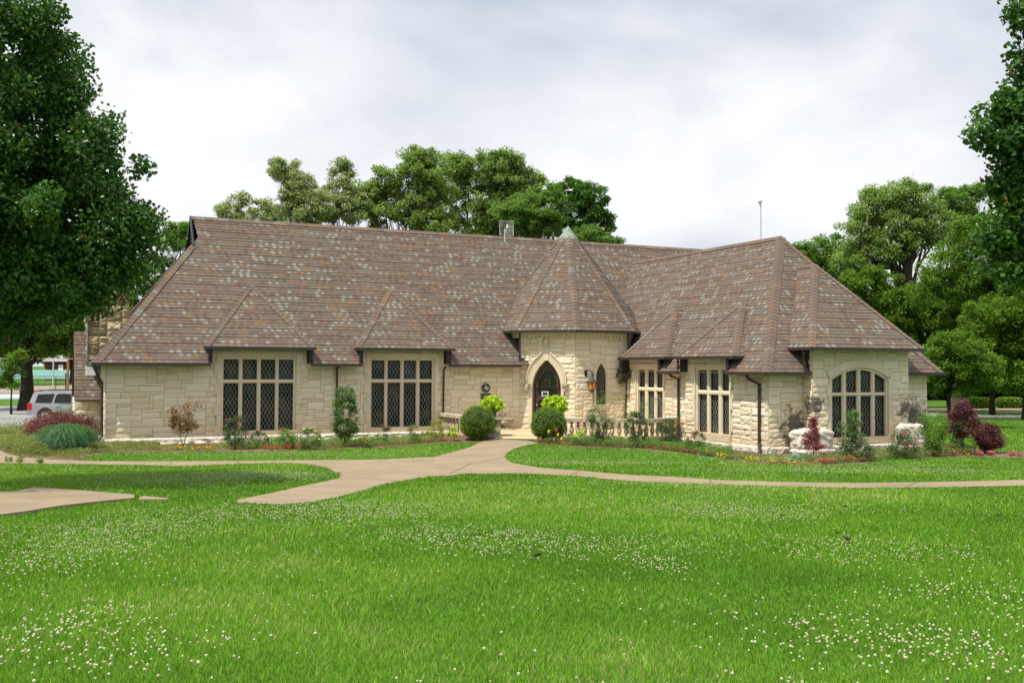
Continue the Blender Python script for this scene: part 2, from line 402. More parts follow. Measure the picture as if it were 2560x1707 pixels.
# ------------------------------------------------------------------ ground sheet
def axis(segs):
    out = [segs[0][0]]
    for a, b, n in segs: out += list(np.linspace(a, b, n + 1)[1:])
    return np.array(out)
gx = axis([(-1600, -200, 6), (-200, -40, 16), (-40, 40, 80), (40, 200, 16), (200, 1600, 6)])
gy = axis([(-400, -10, 6), (-10, 0, 5), (0, 60, 120), (60, 140, 40), (140, 400, 13), (400, 2500, 8)])
XX, YY = np.meshgrid(gx, gy); ZZ = terr(XX, YY)
vs = np.stack([XX, YY, ZZ], -1).reshape(-1, 3); nx = len(gx)
fs = [(j * nx + i, j * nx + i + 1, (j + 1) * nx + i + 1, (j + 1) * nx + i) for j in range(len(gy) - 1) for i in range(nx - 1)]
me = bpy.data.meshes.new('ground'); me.from_pydata(vs.tolist(), [], fs); me.polygons.foreach_set('use_smooth', [True] * len(fs))
tag(link_mesh('ground', me, M_lawn), kind='structure')

def drape(name, poly, dz, mat, step=1.0, thick=0, kind='structure', flat=None):
    b = bmesh.new(); vv = [b.verts.new((x, y, 0)) for x, y in poly]; b.faces.new(vv)
    bmesh.ops.triangulate(b, faces=b.faces[:])
    xs = [p[0] for p in poly]; ys = [p[1] for p in poly]
    for ax, lo, hi in ((0, min(xs), max(xs)), (1, min(ys), max(ys))):
        k = math.ceil(lo / step) * step
        while k < hi:
            co = [0, 0, 0]; co[ax] = k; no = [0, 0, 0]; no[ax] = 1
            bmesh.ops.bisect_plane(b, geom=b.verts[:] + b.edges[:] + b.faces[:], plane_co=co, plane_no=no); k += step
    for v in b.verts: v.co.z = (float(terr(v.co.x, v.co.y)) if flat is None else flat) + dz
    bmesh.ops.recalc_face_normals(b, faces=b.faces[:])
    for f in b.faces:
        if f.normal.z < 0: f.normal_flip()
    if thick:
        r = bmesh.ops.extrude_face_region(b, geom=b.faces[:])
        for g in r['geom']:
            if isinstance(g, bmesh.types.BMVert): g.co.z -= thick
    me = bpy.data.meshes.new(name); b.to_mesh(me); b.free()
    o = link_mesh(name, me, mat)
    if kind: tag(o, kind=kind)
    return o
G = lambda *p: [gp(*q) for q in p]
path_top = [(-120, 1105), (0, 1126), (23, 1136), (57, 1143), (107, 1148), (195, 1152), (344, 1153.6), (498, 1153), (765, 1151), (957, 1149), (1041, 1144), (1080, 1143), (1124, 1133), (1168, 1120), (1197, 1107), (1215, 1100), (1236, 1097)]
path_rt = [(1340, 1104), (1338, 1110), (1315, 1113), (1285, 1122), (1266, 1134), (1261, 1142), (1266, 1150), (1285, 1158), (1344, 1169), (1447, 1177), (1579, 1188), (1720, 1194), (1777, 1199.6), (1941, 1205), (2060, 1207), (2136, 1208), (2312, 1206), (2560, 1200), (2760, 1192)]
path_bot = [(2760, 1206), (2560, 1215), (2312, 1220), (2136, 1221), (1941, 1217), (1777, 1211), (1579, 1204), (1447, 1192), (1344, 1186), (1285, 1184), (1168, 1185), (1120, 1190), (1080, 1192), (999, 1204), (950, 1214), (901, 1229), (859, 1240), (823, 1247), (785, 1256), (700, 1262), (593, 1258)]
island_r = [(593, 1250), (670, 1235), (746, 1218), (811, 1204), (846, 1196), (851, 1193), (848, 1188), (842, 1184), (817, 1170), (775, 1162), (740, 1159), (676, 1158), (536, 1162.5), (480, 1165), (429, 1165.5), (344, 1163), (115, 1160.5), (0, 1159), (-120, 1152)]
PATH = G(*(path_top + path_rt + path_bot + island_r))
drape('path', PATH, .012, M_conc)
SLAB = G((-60, 1236), (0, 1235), (38, 1234), (92, 1223), (336, 1243), (336, 1251), (268, 1258), (153, 1271), (57, 1287), (0, 1294), (-80, 1306))
drape('slab_pavement', SLAB, .05, M_conc, thick=.14)
SLAB2 = G((348, 1249), (358, 1244), (425, 1250.5), (418, 1252.5), (348, 1252))
drape('slab_pavement_end', SLAB2, .035, M_conc, thick=.1)
# joints in the concrete
def joint(pts, w=.02):
    mb = MB(); q = [gp(*p) for p in pts]
    for (x0, y0), (x1, y1) in zip(q, q[1:]):
        d = Vector((x1 - x0, y1 - y0, 0)); L = d.length; n = Vector((-d.y, d.x, 0)).normalized() * w / 2; k = max(1, int(L / .4))
        for i in range(k):
            a = Vector((x0, y0, 0)) + d * i / k; c = Vector((x0, y0, 0)) + d * (i + 1) / k
            P = [a - n, c - n, c + n, a + n]
            mb.poly([(p.x, p.y, float(terr(p.x, p.y)) + .017) for p in P])
    return mb
for pts in ([(850, 1194), (925, 1197), (1001, 1203)], [(1424, 1191), (1449, 1177)], [(418, 1165), (430, 1154)], [(2262, 1220), (2290, 1207)], [(1775, 1211), (1776, 1200)], [(1080, 1143), (1266, 1134)], [(1124, 1185), (1180, 1158), (1262, 1144)], [(600, 1160), (590, 1152)], [(600, 1160), (592, 1153)]):
    tag(joint(pts, .024).build('pavement_joint', M_joint), kind='structure')
# planting beds
BEDL = G((-120, 1085), (0, 1128), (23, 1134), (57, 1141), (107, 1146.5), (195, 1151), (230, 1138), (275, 1131), (383, 1129.5), (536, 1128), (650, 1129), (804, 1123), (957, 1118), (1069, 1111), (1120, 1106), (1197, 1106), (1232, 1098), (1230, 1086), (1100, 1078), (700, 1080), (300, 1094), (120, 1072), (40, 1078))
drape('planting_bed_soil', BEDL, .008, M_mulch)
BEDR = G((1336, 1092), (1338, 1110), (1417, 1116), (1520, 1121), (1608, 1124), (1720, 1136), (1824, 1153), (1941, 1161), (2063, 1164), (2165, 1158), (2224, 1148), (2312, 1145), (2429, 1142), (2560, 1145), (2700, 1146), (2600, 1137), (2520, 1131), (2440, 1120), (2336, 1108), (2200, 1100), (1980, 1098), (1700, 1080), (1500, 1085))
drape('planting_bed_soil', BEDR, .008, M_mulch)
# terrace
DECKW = [(-2.8, 41.9), (-2.4, 40.3), (-1.75, 39.3), (-.75, 38.75), (1.55, 38.6), (3.0, 38.1), (4.3, 37.75), (5.3, 37.9), (6.1, 38.6), (6.7, 39.6), (6.6, 44), (3.5, 45), (-2.0, 43.2)]
drape('terrace_pavement', DECKW, .235, M_deck, thick=.25, flat=0.0)
drape('entrance_pavement', [(-.72, 38.72), (-.62, 37.9), (1.0, 37.6), (1.4, 38.6)], .021, M_deck)
# far roads
drape('parking_pavement', [(-34, 44), (-19.5, 44), (-18.3, 50), (-16, 60), (-14, 84), (-60, 84), (-60, 52)], .02, M_asph)
M_court = plain('court_paint', (.26, .29, .29), .8, .2, .15, 1)
drape('tennis_court_pavement', G((-200, 985), (230, 985), (230, 998), (-200, 998)), .03, M_court, step=4)
drape('clay_pavement', G((-200, 964), (230, 964), (230, 983), (-200, 983)), .03, plain('tan_clay', (.25, .20, .15), .9, .1, .25, 1), step=4)
drape('court_line', G((-200, 990), (60, 990), (60, 991.5), (-200, 991.5)), .04, M_white, step=4)
FR = G((2180, 1032), (2400, 1034), (2500, 1036), (2700, 1040), (2700, 1058), (2560, 1050), (2440, 1047), (2300, 1044), (2180, 1042))
drape('street', FR, .02, M_asph, step=2)
drape('far_pavement', G((2180, 1024), (2316, 1022), (2330, 1020), (2400, 1023), (2560, 1020), (2700, 1018), (2700, 1023), (2560, 1024.5), (2420, 1026), (2380, 1030), (2180, 1030)), .02, M_conc, step=2)
drape('far_pavement', G((2480, 1029), (2700, 1028), (2700, 1031), (2480, 1031.5)), .02, M_conc, step=2)
# court line and far fence bits come with the background below

# ================================================================== THE BUILDING
BLD = empty('library_building', (OX, OY, 0), 'cream limestone storybook building with brown shingle roofs and an octagonal entrance turret', 'building', rz=TH)
SH = .158          # shingle exposure
_pl = [0]
def clip(poly, lo, hi):
    def half(P, f):
        out = []
        for i in range(len(P)):
            a, c = P[i], P[(i + 1) % len(P)]; fa, fc = f(a), f(c)
            if fa >= 0: out.append(a)
            if fa * fc < 0:
                k = fa / (fa - fc); out.append((a[0] + (c[0] - a[0]) * k, a[1] + (c[1] - a[1]) * k))
        return out
    P = half(poly, lambda p: p[1] - lo)
    return half(P, lambda p: hi - p[1]) if len(P) > 2 else []
def roof_plane(mb, pts, z0=None, lift=.015, seed=None):
    """stepped shingle courses over one convex roof plane"""
    P = [Vector(p) for p in pts]
    n = Vector((0, 0, 0))
    for i in range(len(P)): n += (P[i] - P[0]).cross(P[(i + 1) % len(P)] - P[0])
    n.normalize()
    if n.z < 0: n = -n
    ud = Vector((0, 0, 1)).cross(n).normalized(); vd = n.cross(ud).normalized()
    if vd.z < 0: vd = -vd
    o = Vector(P[0]); 
    if z0 is not None: o = o + vd * ((z0 - o.z) / vd.z)
    q = [((p - o).dot(ud), (p - o).dot(vd)) for p in P]
    _pl[0] += 1; off = (seed if seed is not None else _pl[0]) * 37
    k0 = math.floor(min(v for _, v in q) / SH + 1e-4); k1 = math.ceil(max(v for _, v in q) / SH - 1e-4)
    for k in range(k0, k1):
        c = clip(q, k * SH, (k + 1) * SH)
        if len(c) < 3: continue
        def W3(p, h): return o + ud * p[0] + vd * p[1] + n * h
        wob = .004 * math.sin(k * 2.3)
        pts3 = [W3(p, lift * (1 - (p[1] - k * SH) / SH) + .004 + wob) for p in c]
        mb.poly(pts3, uv=[(p[0] + 500, k + off + .5) for p in c])
        low = [p for p in c if abs(p[1] - k * SH) < 1e-5]
        if len(low) >= 2:
            a = min(low); d = max(low)
            mb.poly([W3(a, 0), W3(d, 0), W3(d, lift + .004 + wob), W3(a, lift + .004 + wob)], uv=[(p[0] + 500, k + off + .5) for p in (a, d, d, a)])
def pnorm(pts):
    P = [Vector(p) for p in pts]; n = Vector((0, 0, 0))
    for i in range(len(P)): n += (P[i] - P[0]).cross(P[(i + 1) % len(P)] - P[0])
    n.normalize(); return n if n.z > 0 else -n
def caps(mb, p, q, n1, n2, w=.15, seg=.19):
    p = Vector(p); q = Vector(q); h = (q - p); L = h.length; h.normalize(); k = int(L / seg)
    if k < 1: return
    nn = (n1 + n2).normalized(); d = []
    for n in (n1, n2):
        v = h.cross(n).normalized()
        if v.z > 0: v = -v
        d.append(v)
    if abs(h.z) < .01 and (d[0] - d[1]).length < .1: d[1] = -d[1]
    tc = rnd.random()
    for i in range(k):
        a = p + h * (L * i / k - .02); c = p + h * (L * (i + 1) / k + .02)
        if rnd.random() < .55: tc = rnd.random() * .96
        tt = min(1, max(0, tc + rnd.uniform(-.06, .06)))
        la, lc = nn * .055, nn * .033
        for dd, n in zip(d, (n1, n2)):
            e1 = a + dd * w + n * .045; e2 = c + dd * w + n * .03
            mb.poly([a + la, c + lc, e2, e1], t=tt)
            mb.poly([e1, e2, e2 - n * .03, e1 - n * .045], t=tt)
            mb.poly([a + la, e1, a + dd * w, a], t=tt)

EZ, EB, SL_ = 2.97, -.40, 1.29
RB, RZ = 4.35, 9.07
mainN = pnorm([(0, EB, EZ), (10, EB, EZ), (0, RB, RZ)])
mb = MB(); AE = 35.0
zc = EZ + SL_ * .5          # top of the strip that the dormer fronts interrupt (b = .1)
hx = -.4
def mz(b): return EZ + SL_ * (b - EB)
# strip below b=.1
for a0, a1 in ((-.4, 3.68), (7.32, 9.50), (13.06, 21.5), (28.5, AE)):
    pl = [(a0, EB, EZ), (a1, EB, EZ), (a1, .1, zc), (a0 + (.5 if a0 < 0 else 0), .1, zc)]
    roof_plane(mb, pl, EZ, seed=1)
# above
roof_plane(mb, [(.1, .1, zc), (21.5, .1, zc), (AE - .1, .1, zc), (AE - 4, RB, RZ), (3.5, RB, RZ), (3.62, 3.62, mz(3.62)), (3.3, 3.3, mz(3.3))], EZ, seed=1)
# left hip end and gablet, back plane
roof_plane(mb, [(-.4, -.4, EZ), (3.3, 3.3, mz(3.3)), (3.3, 5.4, mz(3.3)), (-.4, 9.1, EZ)], EZ, seed=3)
mb.build('roof', M_shin, BLD)
bk = MB(); bk.poly([(-.4, 9.1, EZ), (AE, 9.1, EZ), (AE - 4, RB, RZ), (3.5, RB, RZ), (3.3, 5.4, 7.75)]); bk.poly([(AE, -.4, EZ), (AE, 9.1, EZ), (AE - 4, RB, RZ)])
bk.build('rear_roof_slope', M_shin, BLD)
cp = MB(); hN = pnorm([(-.4, -.4, EZ), (-.4, 9, EZ), (3.3, 4, mz(3.3))])
caps(cp, (-.4, -.4, EZ), (3.3, 3.3, mz(3.3)), mainN, hN, .2)
caps(cp, (3.42, RB, RZ), (AE - 5, RB, RZ), mainN, pnorm([(0, 9.1, EZ), (10, 9.1, EZ), (0, RB, RZ)]), .17)
cp.build('ridge_caps', M_cap, BLD)
gb = MB(); 
z33 = mz(3.3)
gb.poly([(3.5, 3.3, z33), (3.5, 5.4, z33), (3.5, RB, RZ - .04)])
for i in range(7):
    z = z33 + .12 + i * .16; hw = (RZ - z) / SL_ - .03
    gb.poly([(3.42, RB - hw, z), (3.42, RB + hw, z), (3.49, RB + hw * .9, z + .11), (3.49, RB - hw * .9, z + .11)])
gb.beam((3.40, RB, RZ), (3.40, 3.3, z33), .05, .14); gb.beam((3.40, RB, RZ), (3.40, 5.4, z33), .05, .14)
gb.build('gablet_louvre', M_black, BLD)

# --- stone walls -----------------------------------------------------
def stone_wall(mb, mort, P0, e, L, z0, z1, inside, rough=.012, cell=(.125, .105), big=(6, 3), seed=1, thick=.03, zf=None):
    """random ashlar; P0 local (a,b), e unit direction; outward normal to the right of e"""
    n = (e[1], -e[0]); r = random.Random(seed)
    nx_ = max(1, round(L / cell[0])); nz_ = max(1, round((z1 - z0) / cell[1])); cx = L / nx_; cz = (z1 - z0) / nz_
    occ = [[not inside((i + .5) * cx, z0 + (j + .5) * cz) for i in range(nx_)] for j in range(nz_)]
    def pt(s, z, d): return (P0[0] + e[0] * s + n[0] * d, P0[1] + e[1] * s + n[1] * d, z)
    for j in range(nz_):
        i = 0
        while i < nx_:
            if occ[j][i]: i += 1; continue
            k = i
            while k < nx_ and not occ[j][k]: k += 1
            mort.poly([pt(i * cx, z0 + j * cz, 0), pt(k * cx, z0 + j * cz, 0), pt(k * cx, z0 + (j + 1) * cz, 0), pt(i * cx, z0 + (j + 1) * cz, 0)])
            i = k
    for j in range(nz_):
        for i in range(nx_):
            if occ[j][i]: continue
            h = r.choice((1, 2, 2, 2, 3, 3)) if big[1] >= 3 else r.choice((1, 2)); h = min(h, big[1])
            w = r.randint(3 if h < 3 else 4, big[0] + (1 if h > 1 else 0))
            ww = 0
            while ww < w and i + ww < nx_ and not occ[j][i + ww]: ww += 1
            if ww + 1 < nx_ - i and i + ww + 1 == nx_ and not occ[j][i + ww]: ww += 1
            w = ww
            hh = 1
            while hh < h and j + hh < nz_ and all(not occ[j + hh][i + q] for q in range(w)): hh += 1
            for y in range(j, j + hh):
                for x in range(i, i + w): occ[y][x] = True
            g = .006
            s0, s1 = i * cx + g, (i + w) * cx - g; a0, a1 = z0 + j * cz + g, z0 + (j + hh) * cz - g
            mx_ = max(2, int((s1 - s0) / .075)); mz_ = max(2, int((a1 - a0) / .055)); tt = r.random(); base = thick + r.uniform(-.4, .6) * rough
            sd = r.uniform(0, 60); P = []
            tlt = r.uniform(-1, 1) * rough; tlz = r.uniform(-1, 1) * rough
            for y in range(mz_ + 1):
                row = []
                for x in range(mx_ + 1):
                    s = s0 + (s1 - s0) * x / mx_; z = a0 + (a1 - a0) * y / mz_
                    ed = min(x, mx_ - x, 1.0) * min(y, mz_ - y, 1.0)
                    nzv = mnoise.noise(Vector((s * 7 + sd, z * 9, sd))) * 1.3 + mnoise.noise(Vector((s * 17, z * 22 + sd, sd))) * .7
                    d = base - rough * .8 if not ed else base + rough * (nzv + .35) + tlt * (2 * x / mx_ - 1) + tlz * (2 * y / mz_ - 1)
                    row.append(pt(s, z, max(.006, d)))
                P.append(row)
            mb.grid(P, t=tt)
            ring = [P[0][x] for x in range(mx_ + 1)] + [P[y][mx_] for y in range(1, mz_ + 1)] + [P[mz_][x] for x in range(mx_ - 1, -1, -1)] + [P[y][0] for y in range(mz_ - 1, 0, -1)]
            for q in range(len(ring)):
                p1, p2 = ring[q], ring[(q + 1) % len(ring)]
                bz = lambda p: (p[0] - n[0] * ((p[0] - P0[0]) * n[0] + (p[1] - P0[1]) * n[1]), p[1] - n[1] * ((p[0] - P0[0]) * n[0] + (p[1] - P0[1]) * n[1]), p[2])
                mb.poly([p2, p1, bz(p1), bz(p2)], t=tt)

def rect_hole(rects):
    return lambda s, z: not any(a0 < s < a1 and b0 < z < b1 for a0, a1, b0, b1 in rects)
def finish_wall(name, mbw, mort, label=None):
    w = mbw.build(name, M_stone, BLD, smooth=False, merge=False); mort.build('mortar', M_mort, w)
    if label: w['label'] = label
    return w

# main front wall (b = 0)
W1 = (4.01, 6.93, .20, 3.26); W2 = (9.83, 12.67, .20, 3.26)
mw, mm = MB(), MB()
stone_wall(mw, mm, (0, 0), (1, 0), 16.6, .2, 2.98, rect_hole([W1, W2]), .009, seed=3)
stone_wall(mw, mm, (3.69, 0), (1, 0), 3.62, 2.98, 3.60, rect_hole([(.32, 3.24, 2, 3.26)]), .007, seed=4)
stone_wall(mw, mm, (9.50, 0), (1, 0), 3.56, 2.98, 3.60, rect_hole([(.33, 3.17, 2, 3.26)]), .007, seed=5)
stone_wall(mw, mm, (0, 8.7), (0, -1), 8.7, .2, 2.98, lambda s, z: True, .02, seed=6)
finish_wall('front_wall', mw, mm)
# turret
TA, TB, TR = 19.6, 1.25, 3.3
def oct_(r, k): a = R(-112.5 + 45 * k); return (TA + r * math.cos(a), TB + r * math.sin(a))
V0, V1, V2, V3_ = oct_(TR, -1), oct_(TR, 0), oct_(TR, 1), oct_(TR, 2)
FL = math.dist(V0, V1)
def unit(p, q): L = math.dist(p, q); return ((q[0] - p[0]) / L, (q[1] - p[1]) / L)
DC, DW, DS, DT = 1.235, .655, 1.95, 3.19           # door arch: centre, half width, spring, top
def arch_half(z, w, zs, zt):
    if z <= zs: return w
    if z >= zt: return 0
    h = zt - zs; Rr = (w * w + h * h) / (2 * w)
    return math.sqrt(max(0, Rr * Rr - (z - zs) ** 2)) - (Rr - w)
def door_in(s, z): return not (abs(s - DC) < arch_half(z, DW + .10, DS, DT + .14)) 
tw, tm = MB(), MB()
e01, e12, e23 = unit(V0, V1), unit(V1, V2), unit(V2, V3_)
stone_wall(tw, tm, V0, e01, FL, .20, 4.20, door_in, .019, (.12, .10), seed=11)
LC, LW, LS, LT = 1.24, .255, 2.45, 3.07
def lan_in(s, z): return z < 1.2 or not (abs(s - LC) < arch_half(z, LW + .09, LS, LT + .12))
stone_wall(tw, tm, V1, e12, FL, .20, 4.20, lan_in, .011, (.12, .10), seed=12)
stone_wall(tw, tm, V2, e23, FL, .20, 4.20, lambda s, z: True, .011, seed=13)
for i, (A_, B_) in enumerate(((V0, V1), (V1, V2), (V2, V3_), (oct_(TR, -2), V0))):    # plain top band
    stone_wall(tw, tm, A_, unit(A_, B_), FL, 4.20, 4.42, lambda s, z: True, .006, (.2, .11), (6, 2), seed=20 + i, thick=.05)
finish_wall('turret_wall', tw, tm)
# dentil corbels under the turret eave
de = MB()
for A_, B_ in ((V0, V1), (V1, V2), (V2, V3_), (oct_(TR, -2), V0)):
    e = unit(A_, B_); n = (e[1], -e[0]); kk = 13
    for i in range(kk):
        s = FL * (i + .5) / kk
        def M(p, s=s, e=e, n=n, A_=A_): return (A_[0] + e[0] * (s + p[0]) + n[0] * p[1], A_[1] + e[1] * (s + p[0]) + n[1] * p[1], p[2])
        de.box(-.06, 0, 4.14 + .01 * math.sin(i), .06, .075, 4.27, M, t=rnd.random())
    def M(p, e=e, n=n, A_=A_): return (A_[0] + e[0] * p[0] + n[0] * p[1], A_[1] + e[1] * p[0] + n[1] * p[1], p[2])
    de.box(-.05, 0, 4.27, FL + .05, .095, 4.46, M, t=.4)
de.build('corbel_table', M_stone, BLD)
# wing left wall (a = 20.8), end wall, bay
AW, BWN = 20.8, -11.22
ww_, wm = MB(), MB()
def wl(p): return p
# runs towards -b (towards viewer); outward normal is -a : direction (0,-1) gives normal (-1,0)
WA = (.62, 3.12, .12, 3.02); WB = (4.86 - .15, 7.5, .12, 3.06)   # s = -1.8 - b
s_of = lambda b: -1.8 - b
holeA = (s_of(-2.72), s_of(-4.79), .12, 2.88); holeB = (s_of(-6.98), s_of(-9.16), .12, 2.88)
stone_wall(ww_, wm, (AW, -1.8), (0, -1), 9.42, .12, 2.74, rect_hole([holeA, holeB]), .017, seed=31)
stone_wall(ww_, wm, (AW, -2.14), (0, -1), 2.72, 2.74, 3.28, rect_hole([(-2.14 + 2.72, 2.65, 2, 2.88)]), .008, seed=32)
stone_wall(ww_, wm, (AW, -6.45), (0, -1), 2.84, 2.74, 3.28, rect_hole([(-6.45 + 6.98, 2.71, 2, 2.88)]), .008, seed=33)
stone_wall(ww_, wm, (AW, BWN), (1, 0), 22.33 - AW, .12, 2.74, lambda s, z: True, .013, seed=34)
stone_wall(ww_, wm, (26.87, BWN), (1, 0), 28.35 - 26.87, .12, 2.74, lambda s, z: True, .013, seed=35)
finish_wall('wing_wall', ww_, wm)
BF = -11.72; B0_, B1_ = 22.33, 26.87
wc, wr_ = 24.48, 1.27
archR = (1.27 ** 2 + .35 ** 2) / (2 * .35); 
def seg_top(a, off=0):   # arch soffit height at a
    rr = archR + off; zc_ = 2.82 - archR
    q = rr * rr - (a - wc) ** 2
    return zc_ + math.sqrt(max(q, 0))
def bay_in(s, z):
    a = s + B0_
    if z < .2: return True
    return not (abs(a - wc) < 1.36 and z < seg_top(a, .14))
bw_, bm = MB(), MB()
stone_wall(bw_, bm, (B0_, BF), (1, 0), B1_ - B0_, .12, 3.58, bay_in, .013, seed=41)
stone_wall(bw_, bm, (B0_, BWN), (0, -1), .5, .12, 3.58, lambda s, z: True, .02, (.125, .105), seed=42)
stone_wall(bw_, bm, (B1_, BF), (0, 1), .5, .12, 3.58, lambda s, z: True, .013, seed=43)
finish_wall('bay_wall', bw_, bm)
ed = MB(); ed.box(28.30, BWN + .03, -.2, 28.35, -1, 2.74); ed.box(AW + .05, BWN + .05, 2.70, 28.3, 0, 2.72); ed.box(0, 8.68, -.2, 34.6, 8.72, 2.95); ed.box(34.5, .1, -.2, 34.6, 8.68, 2.95); ed.box(28.36, -.02, -.2, 34.5, .02, 2.95); ed.build('rear_wall', M_smooth, BLD)
# annex at the left end, behind the corner
aw_, am = MB(), MB()
stone_wall(aw_, am, (-.92, 2.7), (1, 0), .95, .2, 1.6, lambda s, z: True, .014, seed=51)
stone_wall(aw_, am, (-.92, 6.0), (0, -1), 3.3, .2, 1.6, lambda s, z: True, .014, seed=52)
finish_wall('annex_wall', aw_, am, 'low golden stone annex wall at the left end')
ar = MB(); az = 1.56
roof_plane(ar, [(-.98, 2.3, az), (.6, 2.3, az), (.6, 4.35, az + SL_ * 2.05), (-.98, 4.35, az + SL_ * 2.05)], az)
roof_plane(ar, [(-.98, 6.4, az), (.6, 6.4, az), (.6, 4.35, az + SL_ * 2.05), (-.98, 4.35, az + SL_ * 2.05)], az)
ar.box(-.94, 2.36, az - .04, .0, 2.4, az); ar.build('annex_roof', M_shin, BLD)
cw, cm = MB(), MB()
stone_wall(cw, cm, (-.5, 3.3), (1, 0), 1.5, 2.7, 8.1, lambda s, z: True, .03, (.14, .12), (5, 3), seed=55)
stone_wall(cw, cm, (-.5, 5.4), (0, -1), 2.1, 2.2, 8.1, lambda s, z: True, .03, (.14, .12), (5, 3), seed=56)
cw.box(-.55, 3.22, 8.1, 1.05, 5.45, 8.25, t=.5)
ch = cw.build('chimney', M_chim, BLD); cm.build('mortar', M_mort, ch)
fl = MB(); fl.poly([(-.58, 2.98, 2.48), (1.0, 2.98, 2.48), (1.0, 3.26, 2.87), (-.58, 3.26, 2.87)]); fl.box(-.56, 3.22, 2.88, 1.0, 3.27, 3.02)
fl.box(-.55, 3.22, 2.9, -.50, 3.30, 5.6)
fl.build('lead_flashing', M_lead_flash, BLD)
# dark metal strip beside the left hip
ms = MB()
for i in range(10):
    t0, t1 = i * .2, (i + 1) * .2; w0, w1 = .36 - t0 * .17, .36 - t1 * .17
    q = lambda t, w: (-.42 + t, -.42 + t + w, EZ + .045 + SL_ * t)
    ms.poly([q(t0, .06), q(t0, w0), q(t1, w1), q(t1, .06)])
ms.build('metal_flashing', M_metal, BLD)

# --- plinths ----------------------------------------------------------
def plinth(mb, P0, e, L, z0, z1, out=.13, seed=0):
    n = (e[1], -e[0]); nu = max(2, int(L / .09)); nv = 6
    P = []
    for j in range(nv + 3):
        row = []
        for i in range(nu + 1):
            s = L * i / nu
            if j <= nv:
                z = z0 + (z1 - .05 - z0) * j / nv
                d = out + .045 * mnoise.noise(Vector((s * 4 + seed, z * 8, seed))) + .035 * mnoise.noise(Vector((s * 11, z * 17 + seed, 2)))
            elif j == nv + 1: z = z1; d = out * .72 + .02 * mnoise.noise(Vector((s * 6, seed, 5)))
            else: z = z1 + .02; d = -.02
            if s % 1.05 < .09: d -= .02
            row.append((P0[0] + e[0] * s + n[0] * d, P0[1] + e[1] * s + n[1] * d, z))
        P.append(row)
    mb.grid(P, t=.5)
pb = MB()
plinth(pb, (-.1, 0), (1, 0), 13.2, -.1, .22, .23, 3)
plinth(pb, (0, 3), (0, -1), 3.1, -.1, .20, .12, 5); plinth(pb, (-1.02, 2.7), (1, 0), 1.0, -.1, .22, .12, 6)
plinth(pb, (AW, -5.9), (0, -1), 5.45, -.3, .12, .15, 9); plinth(pb, (AW - .12, BWN), (1, 0), 1.6, -.35, .12, .14, 11)
plinth(pb, (B0_ - .1, BF), (1, 0), 4.7, -.35, .16, .22, 14); plinth(pb, (26.9, BWN), (1, 0), 1.5, -.35, .12, .12, 17)
plinth(pb, (13.1, 0), (1, 0), 3.5, .1, .24, .05, 4)
# second, lower tier of rough blocks
for i in range(22):
    a = .0 + i * .6; pb.blob((a + .3, -.30, -.06 + rnd.uniform(-.02, .02)), (.32, .14, .12), 5, 8, .25, seed=i)
pb.build('plinth', M_rock, BLD)
for a in (10.75, 10.98): vt = MB(); vt.box(a, -.20, .0, a + .13, -.17, .11); vt.build('plinth_vent', M_black, BLD)
bt = MB()
def rough_block(mb, x0, x1, y0, y1, z0, z1, seed):
    bm_ = bmesh.new(); bmesh.ops.create_cube(bm_, size=1); bmesh.ops.subdivide_edges(bm_, edges=bm_.edges[:], cuts=9, use_grid_fill=True)
    for v in bm_.verts:
        p = v.co * 2; r = (abs(p.x) ** 6 + abs(p.y) ** 6 + abs(p.z) ** 6) ** (1 / 6); p = p / r
        p = p * (1 + .09 * mnoise.noise(p * 1.6 + Vector((seed, 0, 0))) + .10 * mnoise.noise(p * 3.7 + Vector((seed, 4, 0))) + .06 * mnoise.noise(p * 8 + Vector((seed, 9, 0))))
        v.co = Vector((x0 + (x1 - x0) * (p.x + 1) / 2, y0 + (y1 - y0) * (p.y + 1) / 2, z0 + (z1 - z0) * (p.z + 1) / 2))
    for f in bm_.faces: mb.poly([v.co for v in f.verts], t=.5)
    bm_.free()
for (x0, x1, ys, zt, sd) in ((21.45, 22.9, -.48, .77, 3), (26.1, 27.25, -.48, .86, 8)):
    bt = MB(); rough_block(bt, x0, x1, BF + ys, BF + .25, .05, zt, sd); rough_block(bt, x0 - .06, x1 + .08, BF + ys - .1, BF + .2, -.4, .10, sd + 3)
    bt.build('stone_buttress', M_rock, BLD)

# --- windows -----------------------------------------------------------
def wmap(P0, e):
    n = (e[1], -e[0])
    return lambda p: (P0[0] + e[0] * p[0] + n[0] * p[1], P0[1] + e[1] * p[0] + n[1] * p[1], p[2])
def uvpane(mb, M, pts, d, o=(0, 0)):
    P = [M((s, d, z)) for s, z in pts]
    mb.poly(P, uv=[(s - o[0], z - o[1]) for s, z in pts])
def sash(win, M, s0, s1, z0, z1, d=-.11, f=.028, bar=None, mat=None):
    sb = MB()
    for a0, a1, b0, b1 in ((s0, s0 + f, z0, z1), (s1 - f, s1, z0, z1), (s0 + f, s1 - f, z0, z0 + f), (s0 + f, s1 - f, z1 - f, z1)):
        sb.box(a0, d - .03, b0, a1, d + .025, b1, M)
    if bar: sb.box(s0 + f, d - .02, bar - .015, s1 - f, d + .02, bar + .015, M)
    sb.build('sash', M_metal, win)
    pb = MB(); j = [rnd.uniform(-.012, .006) for _ in range(3)]; cs_ = [(s0 + f, z0 + f, j[0]), (s1 - f, z0 + f, j[1]), (s1 - f, z1 - f, j[2]), (s0 + f, z1 - f, j[0] + j[2] - j[1])]
    pb.poly([M((a_, d - .006 + k_, c_)) for a_, c_, k_ in cs_], uv=[(a_ - (s0 + s1) / 2, c_ - z0) for a_, c_, k_ in cs_])
    pb.build('pane', M_glass, win)
